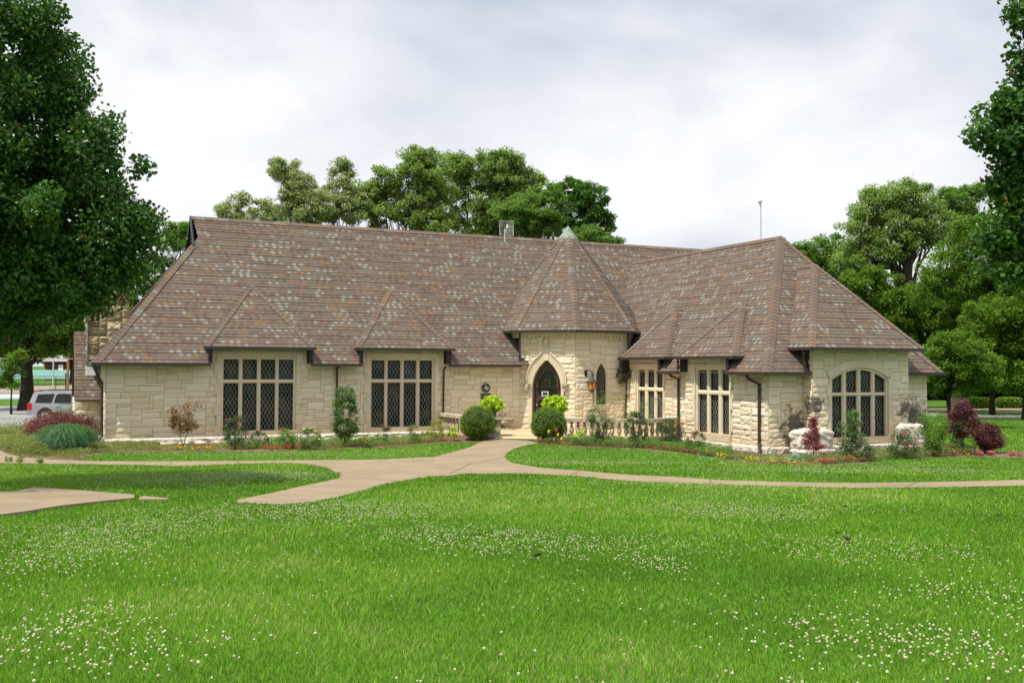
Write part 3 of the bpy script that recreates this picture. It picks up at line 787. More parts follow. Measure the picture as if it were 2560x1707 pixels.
def stone_window(P0, e, lights, rows, sL, sR, zb, zt, bar=None, label=None, out=.075):
    """dressed stone surround, mullions and transom as one mesh with sash and pane children"""
    M = wmap(P0, e); m = MB(); l0, l1 = lights[0][0], lights[-1][1]; z0, z1 = rows[0][0], rows[-1][1]; dp = -.16
    # jamb blocks, alternately long and short
    for side in (0, 1):
        z = zb; k = 0
        while z < zt - .02:
            zz = min(z + .40, zt); lng = (k % 2 == 0)
            if side == 0: a0, a1 = (sL - (.0 if lng else -.09)), l0 - .10
            else: a0, a1 = l1 + .10, (sR - (0 if not lng else .09))
            m.box(a0, -.02, z + .004, a1, out, zz - .004, M, t=rnd.random()); z = zz; k += 1
    n = 4; w = (l1 - l0 + .2) / n
    for i in range(n): m.box(l0 - .10 + i * w + .003, -.02, z1 + .09, l0 - .10 + (i + 1) * w - .003, out, zt, M, t=rnd.random())
    # splayed inner frame
    for (a0, a1) in ((l0 - .10, l0), (l1, l1 + .10)): m.box(a0, dp, z0 - .08, a1, out - .06, z1 + .09, M, t=.5)
    m.box(l0, dp, z1, l1, out - .06, z1 + .09, M, t=.5)
    m.box(l0 - .14, dp, zb, l1 + .14, out + .03, z0, M, t=.3)               # sill
    for (a, b_), (c, d_) in zip(lights, lights[1:]):                        # mullions, chamfered
        for q in (0,):
            x0, x1 = b_, c; mid = (x0 + x1) / 2
            P = [(x0, dp), (x0, -.05), (x0 + .04, -.002), (x1 - .04, -.002), (x1, -.05), (x1, dp)]
            for p, qq in zip(P, P[1:]): m.poly([M((p[0], p[1], z0)), M((qq[0], qq[1], z0)), M((qq[0], qq[1], z1)), M((p[0], p[1], z1))], t=.5)
    for (a, b_), (c, d_) in zip(rows, rows[1:]):
        P = [(b_, dp), (b_, -.05), (b_ + .04, .003), (c - .04, .003), (c, -.05), (c, dp)]
        for p, qq in zip(P, P[1:]): m.poly([M((l0, p[1], p[0])), M((l1, p[1], p[0])), M((l1, qq[1], qq[0])), M((l0, qq[1], qq[0]))], t=.5)
    win = m.build('window', M_smooth, BLD)
    if label: win['label'] = label
    for i, (s0, s1) in enumerate(lights):
        for j, (b0, b1) in enumerate(rows):
            sash(win, M, s0, s1, b0, b1, bar=(bar if j == 0 and bar else None))
    return win
Wf = [(4.13, 4.70), (4.85, 5.39), (5.54, 6.09), (6.23, 6.79)]
stone_window((0, 0), (1, 0), Wf, [(.40, 2.21), (2.36, 3.13)], 3.80, 7.14, .20, 3.42, bar=1.90, label='large eight-light mullioned window in the left dormer')
Wf = [(9.94, 10.50), (10.64, 11.18), (11.33, 11.86), (12.02, 12.55)]
stone_window((0, 0), (1, 0), Wf, [(.42, 2.21), (2.36, 3.13)], 9.62, 12.88, .20, 3.42, bar=1.90, label='large eight-light mullioned window in the second dormer')
Wf = [(s_of(-2.84), s_of(-3.31)), (s_of(-3.52), s_of(-4.01)), (s_of(-4.19), s_of(-4.69))]
stone_window((AW, -1.8), (0, -1), Wf, [(.44, 1.89), (2.05, 2.78)], s_of(-2.60), s_of(-4.93), .20, 3.02, label='six-light window of the wing behind the balustrade')
Wf = [(s_of(-7.10), s_of(-7.63)), (s_of(-7.83), s_of(-8.35)), (s_of(-8.56), s_of(-9.04))]
stone_window((AW, -1.8), (0, -1), Wf, [(.42, 1.85), (2.02, 2.79)], s_of(-6.86), s_of(-9.29), .14, 3.02, label='six-light sunlit window of the wing')
# arched bay window
M = wmap((0, BF), (1, 0)); m = MB(); dp = -.16
bl = [(23.21, 23.71), (23.91, 24.41), (24.59, 25.09), (25.27, 25.75)]
zs_ = seg_top(23.21)
for side in (0, 1):
    z = .20; k = 0
    while z < 2.50:
        zz = min(z + .42, 2.58); lng = k % 2 == 0
        if side == 0: m.box((22.93 if lng else 23.02), -.02, z + .004, 23.12, .07, zz - .004, M, t=rnd.random())
        else: m.box(25.84, -.02, z + .004, (26.12 if lng else 26.03), .07, zz - .004, M, t=rnd.random())
        z = zz; k += 1
K = 24
def ringpt(i, off, x0=-1.36, x1=1.36):
    a = wc + x0 + (x1 - x0) * i / K; return a
amax = math.asin(1.36 / archR); zc_ = 2.82 - archR
def arcp(i, rr): th = -amax + 2 * amax * i / K; return (wc + rr * math.sin(th), zc_ + rr * math.cos(th))
for i in range(K):
    for (r0, r1, d) in ((archR + .09, archR + .36, .07), (archR, archR + .09, .015)):
        a, b_, c, d4 = arcp(i, r0), arcp(i + 1, r0), arcp(i + 1, r1), arcp(i, r1)
        m.poly([M((p[0], d, p[1])) for p in (a, b_, c, d4)], t=.3 + .5 * ((i // 5) % 2))
    a, b_ = arcp(i, archR), arcp(i + 1, archR); m.poly([M((a[0], .015, a[1])), M((b_[0], .015, b_[1])), M((b_[0], dp, b_[1])), M((a[0], dp, a[1]))], t=.5)
    a, b_ = arcp(i, archR + .09), arcp(i + 1, archR + .09); m.poly([M((a[0], .05, a[1])), M((b_[0], .05, b_[1])), M((b_[0], .015, b_[1])), M((a[0], .015, a[1]))], t=.5)
    a, b_ = arcp(i, archR + .36), arcp(i + 1, archR + .36); m.poly([M((a[0], .05, a[1])), M((b_[0], .05, b_[1])), M((b_[0], -.03, b_[1])), M((a[0], -.03, a[1]))], t=.5)
for (a0, a1) in ((23.11, 23.21), (25.75, 25.85)): m.box(a0, dp, .34, a1, .015, 2.46, M, t=.5)
m.box(23.05, dp, .20, 25.92, .08, .42, M, t=.3)
for (a, b_), (c, d_) in zip(bl, bl[1:]):
    P = [(b_, dp), (b_, -.05), (b_ + .04, -.002), (c - .04, -.002), (c, -.05), (c, dp)]
    for p, q in zip(P, P[1:]): m.poly([M((p[0], p[1], .42)), M((q[0], q[1], .42)), M((q[0], q[1], seg_top(q[0]) + .01)), M((p[0], p[1], seg_top(p[0]) + .01))], t=.5)
P = [(1.88, dp), (1.88, -.05), (1.92, .003), (1.97, .003), (2.01, -.05), (2.01, dp)]
for p, q in zip(P, P[1:]): m.poly([M((23.21, p[1], p[0])), M((25.75, p[1], p[0])), M((25.75, q[1], q[0])), M((23.21, q[1], q[0]))], t=.5)
win = m.build('window', M_smooth, BLD); win['label'] = 'wide arched window with eight leaded lights in the right bay'
for s0, s1 in bl:
    sash(win, M, s0, s1, .42, 1.88)
    pts = [(s0 + .028, 2.038), (s1 - .028, 2.038)] + [(s1 - .028 - (s1 - s0 - .056) * k / 6, seg_top(s1 - .028 - (s1 - s0 - .056) * k / 6) - .028) for k in range(7)]
    sb = MB(); sb.box(s0, -.14, 2.01, s1, -.085, 2.038, M); sb.box(s0, -.14, 2.038, s0 + .028, -.085, seg_top(s0 + .014), M); sb.box(s1 - .028, -.14, 2.038, s1, -.085, seg_top(s1 - .014), M)
    for k in range(6):
        a0 = s0 + (s1 - s0) * k / 6; a1 = s0 + (s1 - s0) * (k + 1) / 6
        sb.poly([M((a0, -.09, seg_top(a0) - .03)), M((a1, -.09, seg_top(a1) - .03)), M((a1, -.09, seg_top(a1))), M((a0, -.09, seg_top(a0)))])
    sb.build('sash', M_metal, win)
    pb = MB(); uvpane(pb, M, pts, -.115, ((s0 + s1) / 2, 2.0)); pb.build('pane', M_glass, win)

# lancet window
def arch_outline(c, w, z0, zs, zt, n=10):
    pts = [(c - w, z0)]
    for i in range(n + 1):
        th = i / n; z = zs + (zt - zs) * math.sin(th * math.pi / 2); pts.append((c - arch_half(z, w, zs, zt) if i < n else c, z if i < n else zt))
    return pts + [(2 * c - s, z) for s, z in reversed(pts[:-1])]
def ring(mb, M, A_, B_, d0, d1=None, t=.5):
    d1 = d0 if d1 is None else d1
    for i in range(len(A_) - 1):
        mb.poly([M((A_[i][0], d0, A_[i][1])), M((A_[i + 1][0], d0, A_[i + 1][1])), M((B_[i + 1][0], d1, B_[i + 1][1])), M((B_[i][0], d1, B_[i][1]))], t=t)
M = wmap(V1, e12); m = MB()
o0 = arch_outline(LC, LW, 1.30, LS, LT); o1 = arch_outline(LC, LW + .15, 1.30, LS, LT + .26)
o1 = arch_outline(LC, LW + .11, 1.30, LS, LT + .19); ring(m, M, o0, o1, .035); ring(m, M, o1, o1, .035, -.01); ring(m, M, o0, o0, .035, -.13); m.box(LC - LW - .10, -.13, 1.18, LC + LW + .10, .06, 1.30, M)
win = m.build('window', M_smooth, BLD); win['label'] = 'narrow pointed lancet window with leaded glass beside the lantern'
sb = MB(); oi = arch_outline(LC, LW - .03, 1.33, LS, LT - .05); ring(sb, M, oi, arch_outline(LC, LW, 1.30, LS, LT), -.08); sb.box(LC - LW, -.12, 1.30, LC + LW, -.08, 1.345, M); sb.build('sash', M_metal, win)
pb = MB(); uvpane(pb, M, oi, -.10, (LC, 1.3)); pb.build('pane', M_glass, win)

# --- entrance -----------------------------------------------------------
M = wmap(V0, e01)
hood = [(2.12, .88), (2.4, .875), (2.65, .835), (2.9, .74), (3.1, .60), (3.25, .455), (3.38, .315), (3.5, .205), (3.62, .125), (3.74, .075), (3.80, .07)]
m = MB()
inn = [(DC - arch_half(z, DW, DS, DT), z) for z in np.linspace(.24, DT - .002, 34)]
inn[-1] = (DC, DT)
def hood_off(z): 
    z = min(max(z, 2.12), 3.8); return float(np.interp(z, [h[0] for h in hood], [h[1] for h in hood]))
# smooth band between opening and hood, built per side
for sg in (-1, 1):
    n = 22; A_ = []; B_ = []
    for i in range(n + 1):
        u_ = i / n; zi = 2.0 + (DT - 2.0) * (1 - (1 - u_) ** 1.6); zo = 2.0 + (3.78 - 2.0) * u_
        A_.append((DC + sg * (arch_half(zi, DW, DS, DT) if i < n else 0), zi)); B_.append((DC + sg * max(0, hood_off(zo) - .0), zo))
    if sg > 0: ring(m, M, A_, B_, .02, .07)
    else: ring(m, M, B_, A_, .07, .02)
    for off, rr, dd in ((0, .030, .085), (-.075, .020, .065), (-.14, .014, .045)):
        pts = [M((DC + sg * max(.012, h + off if z < 3.4 else h + off * max(0, (3.72 - z) / .32)), dd, z - (0 if z < 3.4 else -off * 0))) for z, h in [(z, hood_off(z)) for z in np.linspace(2.12, 3.78, 26)]]
        m.tube(pts, rr, 7, t=.6)
    # jamb
    m.box(DC + sg * DW - (.12 if sg < 0 else 0), -.26, .22, DC + sg * DW + (.12 if sg > 0 else 0), .025, 2.02, M, t=.5)
# reveal of the pointed opening
for i in range(len(inn) - 1):
    for sg in (-1, 1):
        a, c = inn[i], inn[i + 1]
        if a[1] < 1.9: continue
        fa = lambda p: DC + sg * (DC - p[0])
        m.poly([M((fa(a), .02, a[1])), M((fa(c), .02, c[1])), M((fa(c), -.27, c[1])), M((fa(a), -.27, a[1]))], t=.5)
m.box(DC - .10, .0, DT - .03, DC + .10, .055, 3.80, M, t=.5)
# capital and bud finial
m.box(DC - .10, .02, 3.78, DC + .10, .13, 3.83, M, t=.7)
def fin(c, r): 
    b2 = MB(); b2.blob((0, 0, 0), (1, 1, 1), 10, 12, .0)
    for f in b2.f: m.poly([M((c[0] + b2.v[i][0] * r[0] * (1 - .35 * max(0, b2.v[i][2])), c[1] + b2.v[i][1] * r[1], c[2] + b2.v[i][2] * r[2])) for i in f], t=.6)
fin((DC - .01, .06, 3.98), (.105, .09, .17))
for sg in (-1, 1):
    m.tube([M((DC + sg * x, .05, z)) for x, z in ((.08, 3.84), (.16, 3.92), (.155, 4.04), (.09, 4.14), (.0, 4.22))], [.02, .03, .028, .02, .012], 6, t=.6)
sur = m.build('ogee_door_surround', M_smooth, BLD)
for sg in (-1, 1):
    cbm = MB(); b2 = MB(); b2.blob((0, 0, 0), (.125, .12, .16), 9, 12, .35, seed=3 + sg)
    for f in b2.f: cbm.poly([M((DC + sg * .86 + b2.v[i][0], .09 + b2.v[i][1], 2.05 + b2.v[i][2] * (1.25 if b2.v[i][2] < 0 else .7))) for i in f], t=.1)
    cbm.box(DC + sg * .86 - .15, .0, 2.13, DC + sg * .86 + .15, .17, 2.17, M, t=.2)
    cbm.build('carved_corbel', M_concrete_old, BLD)
# door
dd = -.22
m = MB(); oo = arch_outline(DC, DW, .24, DS, DT, 12); oi = arch_outline(DC, DW - .10, .24, DS, DT - .17, 12)
ring(m, M, oi, oo, dd + .05); ring(m, M, oi, oi, dd + .05, dd - .06)
li = arch_outline(DC, DW - .22, 1.62, DS, DT - .38, 12)
lo_ = [(max(DC - DW + .10, min(DC + DW - .10, s)), z) for s, z in arch_outline(DC, DW - .10, 1.48, DS, DT - .17, 12)]
ring(m, M, li, lo_, dd); ring(m, M, li, li, dd, dd - .04)
m.box(DC - DW + .10, dd - .04, 1.48, DC + DW - .10, dd, 1.62, M); m.box(DC - DW + .10, dd - .04, .24, DC - DW + .22, dd, 1.48, M); m.box(DC + DW - .22, dd - .04, .24, DC + DW - .10, dd, 1.48, M)
m.box(DC - DW + .22, dd - .04, .24, DC + DW - .22, dd, .40, M)
m.box(DC - .50, dd, 2.0, DC - .42, dd + .09, 2.35, M); m.box(DC + .42, dd, 1.98, DC + .50, dd + .09, 2.35, M)
door = m.build('door', M_door, BLD); door['label'] = 'dark brown pointed-arch glazed entrance door'
g = MB(); g.poly([M((s, dd - .02, z)) for s, z in li]); g.poly([M(p) for p in ((DC - .44, dd - .02, .40), (DC + .44, dd - .02, .40), (DC + .44, dd - .02, 1.48), (DC - .44, dd - .02, 1.48))]); g.build('glass', M_dglass, door)
g = MB(); g.tube([M((DC - DW + .15, dd, 1.27)), M((DC - DW + .15, dd + .06, 1.27)), M((DC - DW + .17, dd + .07, 1.22))], .018, 6); g.build('handle', M_galv, door)
g = MB(); g.box(DC - DW + .22, dd - .01, 2.02, DC + DW - .22, dd + .005, 2.05, M); g.build('glazing_bar', M_door, door); g = MB(); g.box(DC - .2, dd - .01, 2.47, DC + .2, dd + .004, 2.49, M); g.build('glazing_bar', M_door, door)
# notice on the door
tg = MB(); sx_, sz_ = .96, 1.63
for a0, a1, b0, b1 in ((0, .03, 0, .20), (.27, .30, 0, .20), (.03, .27, 0, .025), (.03, .27, .175, .20)): tg.box(sx_ + a0, dd + .004, sz_ + b0, sx_ + a1, dd + .02, sz_ + b1, M)
nt_ = MB(); nt_.poly([M(p) for p in ((sx_ + .03, dd + .006, sz_ + .025), (sx_ + .27, dd + .006, sz_ + .025), (sx_ + .27, dd + .006, sz_ + .175), (sx_ + .03, dd + .006, sz_ + .175))])
sg_ = empty('notice_sign', (OX, OY, 0), 'small dark notice with white frame on the entrance door glass', 'sign', rz=TH)
tg.build('frame', M_white, sg_); nt_.build('panel', M_plaq, sg_)
wm_ = MB()
for i in range(150):
    a = rnd.uniform(0, 2 * math.pi); r_ = .13 + rnd.uniform(-.07, .07); p = (1.21 + r_ * math.cos(a), dd + .012 + rnd.uniform(0, .03), 2.22 + r_ * math.sin(a))
    wm_.poly([M((p[0] + rnd.uniform(-.035, .035), p[1] + rnd.uniform(-.01, .01), p[2] + rnd.uniform(-.035, .035))) for _ in range(3)], t=rnd.random())
wo_ = wm_.build('wreath', leafmat('faded_wreath_leaves', (.03, .035, .008), (.10, .10, .02)), None); wo_.location = (OX, OY, 0); wo_.rotation_euler = (0, 0, TH)
tag(wo_, 'faded green wreath hanging on the dark door glass', 'wreath')

# --- dormer, wing, bay, turret roofs --------------------------------------
def hip_dormer(name, axis_, c, hw, front, ez, run, sl, back):
    """axis_ 'b': faces -b, spans a; axis_ 'a': faces -a, spans b. back(z)-> depth coordinate where host roof has height z"""
    F = (lambda x, y, z: (x, y, z)) if axis_ == 'b' else (lambda x, y, z: (y, x, z))
    zt = ez + sl * run; ap = F(c, front + run, zt); L0 = F(c - hw, front, ez); R0 = F(c + hw, front, ez)
    bt_, be = back(zt), back(ez); m = MB()
    f1 = [L0, R0, ap]; f2 = [L0, ap, F(c, bt_, zt), F(c - hw, be, ez)]; f3 = [R0, ap, F(c, bt_, zt), F(c + hw, be, ez)]
    for f in (f1, f2, f3): roof_plane(m, f, ez)
    o = m.build(name, M_shin, BLD); k = MB(); n1, n2, n3 = map(pnorm, (f1, f2, f3))
    caps(k, L0, ap, n1, n2, .14); caps(k, R0, ap, n1, n3, .14); caps(k, ap, F(c, bt_ - .02, zt), n2, n3, .14)
    k.build('ridge_caps', M_cap, o)
    # soffit
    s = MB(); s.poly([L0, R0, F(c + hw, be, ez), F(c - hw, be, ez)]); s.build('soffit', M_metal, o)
    return o
mback = lambda z: EB + (z - EZ) / SL_
hip_dormer('dormer_roof', 'b', 5.46, 2.05, -.42, 3.60, 2.17, 1.18, mback)
hip_dormer('dormer_roof', 'b', 11.28, 2.05, -.42, 3.62, 2.2, 1.16, mback)
WE, WZ = 20.4, 2.73
wback = lambda z: WE + (z - WZ) / SL_
hip_dormer('dormer_roof', 'a', -3.75, 1.68, 20.42, 3.30, 1.65, 1.26, wback)
hip_dormer('dormer_roof', 'a', -8.05, 1.78, 20.42, 3.30, 1.78, 1.17, wback)
# wing
WR = 24.57; WRZ = WZ + SL_ * (WR - WE); HB = BWN - .4; ap = (WR, HB + (WR - WE), WRZ)
m = MB(); cut = AW + .12; zc2 = WZ + SL_ * (cut - WE)
for b0, b1 in ((-2.1, -.9), (-6.42, -4.90), (HB, -9.34)):
    roof_plane(m, [(WE, b0, WZ), (WE, b1, WZ), (cut, b1, zc2), (cut, b0 + (cut - WE if b0 == HB else 0), zc2)], WZ, seed=60)
wl_ = [(cut, HB + (cut - WE), zc2), ap, (WR, 3.60, WRZ), (cut, -.1, zc2)]
roof_plane(m, wl_, WZ, seed=60)
# wing hip end, open across the bay front
for a0, a1 in ((WE, 22.33), (26.87, 28.74)):
    d = BWN + .12 - HB; zz = WZ + SL_ * d
    roof_plane(m, [(a0, HB, WZ), (a1, HB, WZ), (a1 - (d if a1 > 28 else 0), HB + d, zz), (a0 + (d if a0 == WE else 0), HB + d, zz)], WZ, seed=63)
d = BWN + .12 - HB; zz = WZ + SL_ * d
endp = [(WE + d, HB + d, zz), (28.74 - d, HB + d, zz), ap]
roof_plane(m, endp, WZ, seed=63)
wroof = m.build('wing_roof', M_shin, BLD)
r2 = MB(); rp = [(28.74, HB, WZ), (28.74, 0, WZ), (WR, 3.6, WRZ), ap]; r2.poly(rp); r2.build('far_slope', M_shin, wroof)
k = MB(); nW, nE, nF = pnorm(wl_), pnorm(endp), pnorm(rp)
caps(k, (WE, HB, WZ), ap, nW, nE, .2); caps(k, (28.74, HB, WZ), ap, nE, nF, .2); caps(k, ap, (WR, 3.55, WRZ), nW, nF, .17)
k.build('ridge_caps', M_cap, wroof)
eback = lambda z: HB + (z - WZ) / SL_
hip_dormer('bay_roof', 'b', 24.57, 2.62, BF - .40, 3.60, 2.74, 1.175, eback)
# turret
RR = 3.70; ez = 4.44; az_ = 9.28; m = MB(); k = MB()
def op(r, i, z): p = oct_(r, i); return (p[0], p[1], z)
apx = (TA, TB, az_); cz_ = .90
pls = [[op(RR, i, ez), op(RR, i + 1, ez), apx] for i in range(-3, 5)]
for p in pls: roof_plane(m, p, ez)
tro = m.build('turret_roof', M_shin, BLD)
for i in range(8):
    a = pls[i]; b_ = pls[(i + 1) % 8]; p0 = Vector(a[1]); p1 = p0.lerp(Vector(apx), .91)
    caps(k, p0, p1, pnorm(a), pnorm(b_), .16)
k.build('ridge_caps', M_cap, tro)
m = MB(); nn = 32; P = []
for j in range(7):
    row = []
    for i in range(nn + 1):
        th = R(-112.5) + 2 * math.pi * i / nn; ph = (i % 4) / 4
        low = .055 * (1 if i % 4 == 0 else (.2 if i % 4 == 2 else .5))
        f = [1.0, .8, .6, .45, .28, .12, .0][j]
        r = (.42 + low) * f * 1.0 + .05 * (1 - f) * (1 if j < 6 else 0) + (.05 if j == 0 else .03)
        z = az_ - (az_ - ez) / RR * r * 1.0 + .06 + (.03 if j > 4 else 0) - (.10 * low / .055 if j == 0 else 0)
        row.append((TA + r * math.cos(th), TB + r * math.sin(th), z))
    P.append(row)
m.grid(P); m.build('copper_cap', M_copper, tro, smooth=True)
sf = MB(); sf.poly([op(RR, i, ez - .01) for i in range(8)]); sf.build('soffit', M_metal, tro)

# --- gutters and downspouts ------------------------------------------------
gt = MB()
def gutter(p, q, h=.11, w=.11, dz=-.045): gt.beam((p[0], p[1], p[2] + dz), (q[0], q[1], q[2] + dz), w, h)
gutter((-.42, EB - .05, EZ), (3.60, EB - .05, EZ)); gutter((7.38, EB - .05, EZ), (9.42, EB - .05, EZ)); gutter((13.12, EB - .05, EZ), (16.42, EB - .05, EZ))
gutter((3.36, -.48, 3.60), (7.56, -.48, 3.60)); gutter((9.18, -.48, 3.62), (13.38, -.48, 3.62))
gutter((-.45, EB, EZ), (-.45, 2.9, EZ))
gutter((WE - .05, -5.0, WZ), (WE - .05, -6.4, WZ)); gutter((WE - .05, -9.42, WZ), (WE - .05, HB, WZ)); gutter((WE - .05, HB - .05, WZ), (22.3, HB - .05, WZ)); gutter((26.9, HB - .05, WZ), (28.85, HB - .05, WZ))
gutter((20.36, -1.95, 3.30), (20.36, -5.5, 3.30)); gutter((20.36, -6.2, 3.30), (20.36, -9.9, 3.30)); gutter((20.36, -9.86, 3.30), (20.95, -9.86, 3.30)); gutter((20.36, -5.47, 3.30), (20.95, -5.47, 3.30))
gutter((21.88, BF - .46, 3.60), (27.25, BF - .46, 3.60)); gutter((21.90, BF - .46, 3.60), (21.90, -10.95, 3.60))
for i in range(-2, 4): gutter(op(RR + .04, i, ez), op(RR + .04, i + 1, ez))
gutter((-.98, 2.24, az), (.0, 2.24, az), .03, .05, 0)
gt.build('gutter', M_metal, BLD)
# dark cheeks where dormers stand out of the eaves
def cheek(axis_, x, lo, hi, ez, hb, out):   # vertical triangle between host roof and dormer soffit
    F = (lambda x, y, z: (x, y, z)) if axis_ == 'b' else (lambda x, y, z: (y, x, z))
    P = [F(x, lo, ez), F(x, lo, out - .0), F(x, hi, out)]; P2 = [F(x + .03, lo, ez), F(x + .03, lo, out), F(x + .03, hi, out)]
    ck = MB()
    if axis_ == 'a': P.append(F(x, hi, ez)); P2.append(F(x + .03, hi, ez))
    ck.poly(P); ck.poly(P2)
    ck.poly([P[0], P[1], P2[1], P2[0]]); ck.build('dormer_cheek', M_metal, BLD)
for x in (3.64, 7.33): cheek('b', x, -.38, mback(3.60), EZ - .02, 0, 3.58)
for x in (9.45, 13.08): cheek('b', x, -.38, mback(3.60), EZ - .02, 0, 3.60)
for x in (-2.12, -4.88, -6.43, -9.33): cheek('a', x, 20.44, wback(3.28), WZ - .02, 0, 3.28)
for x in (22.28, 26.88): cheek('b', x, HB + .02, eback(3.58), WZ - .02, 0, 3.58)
def spout(pts, r=.042, label=None):
    s = MB(); s.tube(pts, r, 8)
    for i, p in enumerate(pts[1:-1]): s.blob(p, (r * 1.25, r * 1.25, r * 1.1), 4, 8, 0)
    p, q = Vector(pts[-3]) if len(pts) > 2 else Vector(pts[0]), Vector(pts[-2]) if len(pts) > 2 else Vector(pts[-1])
    for f in (.35, .7): c = p.lerp(q, f); s.blob(tuple(c), (r * 1.7, r * 1.7, .02), 4, 8, 0)
    o = s.build('downspout', M_metal, BLD)
    if label: o['label'] = label
spout([(-.42, -.42, 2.90), (-.30, -.30, 2.55), (-.13, -.12, 2.25), (-.11, -.11, .34), (-.20, -.22, .20), (-.42, -.42, .02)], .05)
spout([(8.5, -.42, 2.9), (8.5, -.10, 2.78), (8.5, -.09, .05)])
spout([(13.0, -.42, 2.9), (13.02, -.12, 2.72), (13.02, -.09, .25)])
for x, z1 in ((3.56, 3.55), (7.42, 3.55), (9.36, 3.57), (13.2, 3.57)): spout([(x, -.40, z1), (x, -.40, 2.98)], .045)
spout([(V0[0] - .12, V0[1] - .28, 4.42), (V0[0] - .10, V0[1] - .26, 2.98)], .045)
spout([(20.78, -2.06, 4.42), (20.80, -2.05, 2.62), (20.80, -1.96, 2.45), (20.70, -1.93, .3)], .05)
spout([(20.42, -2.03, 3.26), (20.42, -2.03, 2.6)], .04)
bx_ = MB(); bx_.box(20.3, -2.35, 2.45, 20.95, -1.85, 2.62); bx_.build('gutter_box', M_metal, BLD)
for b_ in (-5.02, -6.30, -9.45): spout([(20.42, b_, 3.26), (20.42, b_, 2.74)], .04)
spout([(20.36, -5.75, 2.68), (20.42, -5.82, 2.55), (20.70, -5.93, 2.42), (20.70, -5.93, .2)], .05)
spout([(20.36, -10.5, 2.68), (20.42, -10.6, 2.50), (20.70, -10.85, 2.30), (20.70, -10.85, .22), (20.62, -11.0, .05), (20.4, -11.15, -.2)], .055)
spout([(21.96, HB + .0, 3.55), (22.1, HB - .02, 2.75)], .045)

# ------------------------------------------------------------------ things fixed to the building
def btop(name, label, cat, a, b, z=0, group=None): 
    w = bw(a, b); return empty(name, (w[0], w[1], z), label, cat, group, TH)
# wall lantern on the lamp face
LP = V1[0] + e12[0] * .64, V1[1] + e12[1] * .64
lan = btop('wall_lantern', 'black iron wall lantern with amber glass beside the lancet window', 'lantern', LP[0], LP[1], 2.1)
q = MB(); q.box(-.23, -.04, .37, -.10, 0, .70); q.blob((-.165, -.03, .73), (.03, .02, .05), 5, 8); q.build('wall_plate', M_black, lan)
q = MB(); q.tube([(-.16, -.03, .60), (-.08, -.16, .66), (.0, -.27, .62), (.0, -.28, .36)], .018, 6)
for i in range(3): q.tube([(-.0, -.28, .38 + i * .08), (.05, -.28, .42 + i * .08), (-.03, -.28, .45 + i * .08)], .012, 5)
q.build('bracket', M_black, lan)
q = MB(); q.lathe([(.0, .36), (.05, .35), (.10, .30), (.20, .20), (.26, .18), (.25, .16)], (0, -.28, 0), 6); q.build('cap', M_plaq, lan)
q = MB(); q.lathe([(.19, .17), (.20, .10), (.12, -.17)], (0, -.28, 0), 6); q.build('lamp_glass', M_amber, lan)
q = MB()
for i in range(6):
    a = i * math.pi / 3; c_, s_ = math.cos(a), math.sin(a)
    q.tube([(.215 * c_, -.28 + .215 * s_, .17), (.215 * c_, -.28 + .215 * s_, .10), (.13 * c_, -.28 + .13 * s_, -.18)], .012, 5)
    a2 = a + math.pi / 6; q.tube([(.20 * math.cos(a + .1), -.28 + .20 * math.sin(a + .1), .04), (.165 * math.cos(a2), -.28 + .165 * math.sin(a2), .13), (.20 * math.cos(a + .95), -.28 + .20 * math.sin(a + .95), .04)], .008, 4)
q.lathe([(.14, -.17), (.14, -.20), (.04, -.23), (.015, -.34), (.0, -.35)], (0, -.28, 0), 6); q.build('cage', M_black, lan)
# round medallion and plaque
med = btop('historical_medallion', 'round dark medallion with a pale state outline on the wall above the left planter', 'medallion', 14.96, -.06, 1.99)
q = MB()
def disc(mb, r, y0, y1, n=28):
    c = [(r * math.cos(2 * math.pi * i / n), r * math.sin(2 * math.pi * i / n)) for i in range(n)]
    mb.poly([(x, y1, z) for x, z in c])
    for i in range(n): a, b_ = c[i], c[(i + 1) % n]; mb.poly([(a[0], y0, a[1]), (b_[0], y0, b_[1]), (b_[0], y1, b_[1]), (a[0], y1, a[1])])
disc(q, .19, .05, -.02)
for i in range(28):
    a = 2 * math.pi * i / 28; q.blob((.175 * math.cos(a), -.02, .175 * math.sin(a)), (.02, .012, .02), 4, 6, 0)
q.build('disc', M_plaq, med)
tex = [(-.045, .115), (.012, .115), (.012, .055), (.05, .04), (.085, .035), (.12, .03), (.122, -.02), (.118, -.05), (.085, -.065), (.05, -.085), (.035, -.13), (.01, -.115), (-.012, -.07), (-.04, -.045), (-.06, -.06), (-.085, -.04), (-.125, .0), (-.05, .01)]
q = MB(); q.poly([(x, -.035, z) for x, z in tex])
for i in range(len(tex)): a, b_ = tex[i], tex[(i + 1) % len(tex)]; q.poly([(a[0], -.035, a[1]), (b_[0], -.035, b_[1]), (b_[0], -.018, b_[1]), (a[0], -.018, a[1])])
q.build('state_outline', M_silver, med)
pl = btop('bronze_plaque', 'dark rectangular bronze plaque just below the round medallion', 'plaque', 14.96, -.03, 1.6)
q = MB(); q.box(-.21, -.03, -.13, .21, 0, .15); q.build('plate', M_plaq, pl)
q = MB()
for i in range(7): q.box(-.17, -.034, .11 - i * .033, .17 - rnd.uniform(0, .09), -.03, .118 - i * .033)
q.build('raised_lettering', plain('worn_bronze_letters', (.09, .09, .08), .5, .5), pl)
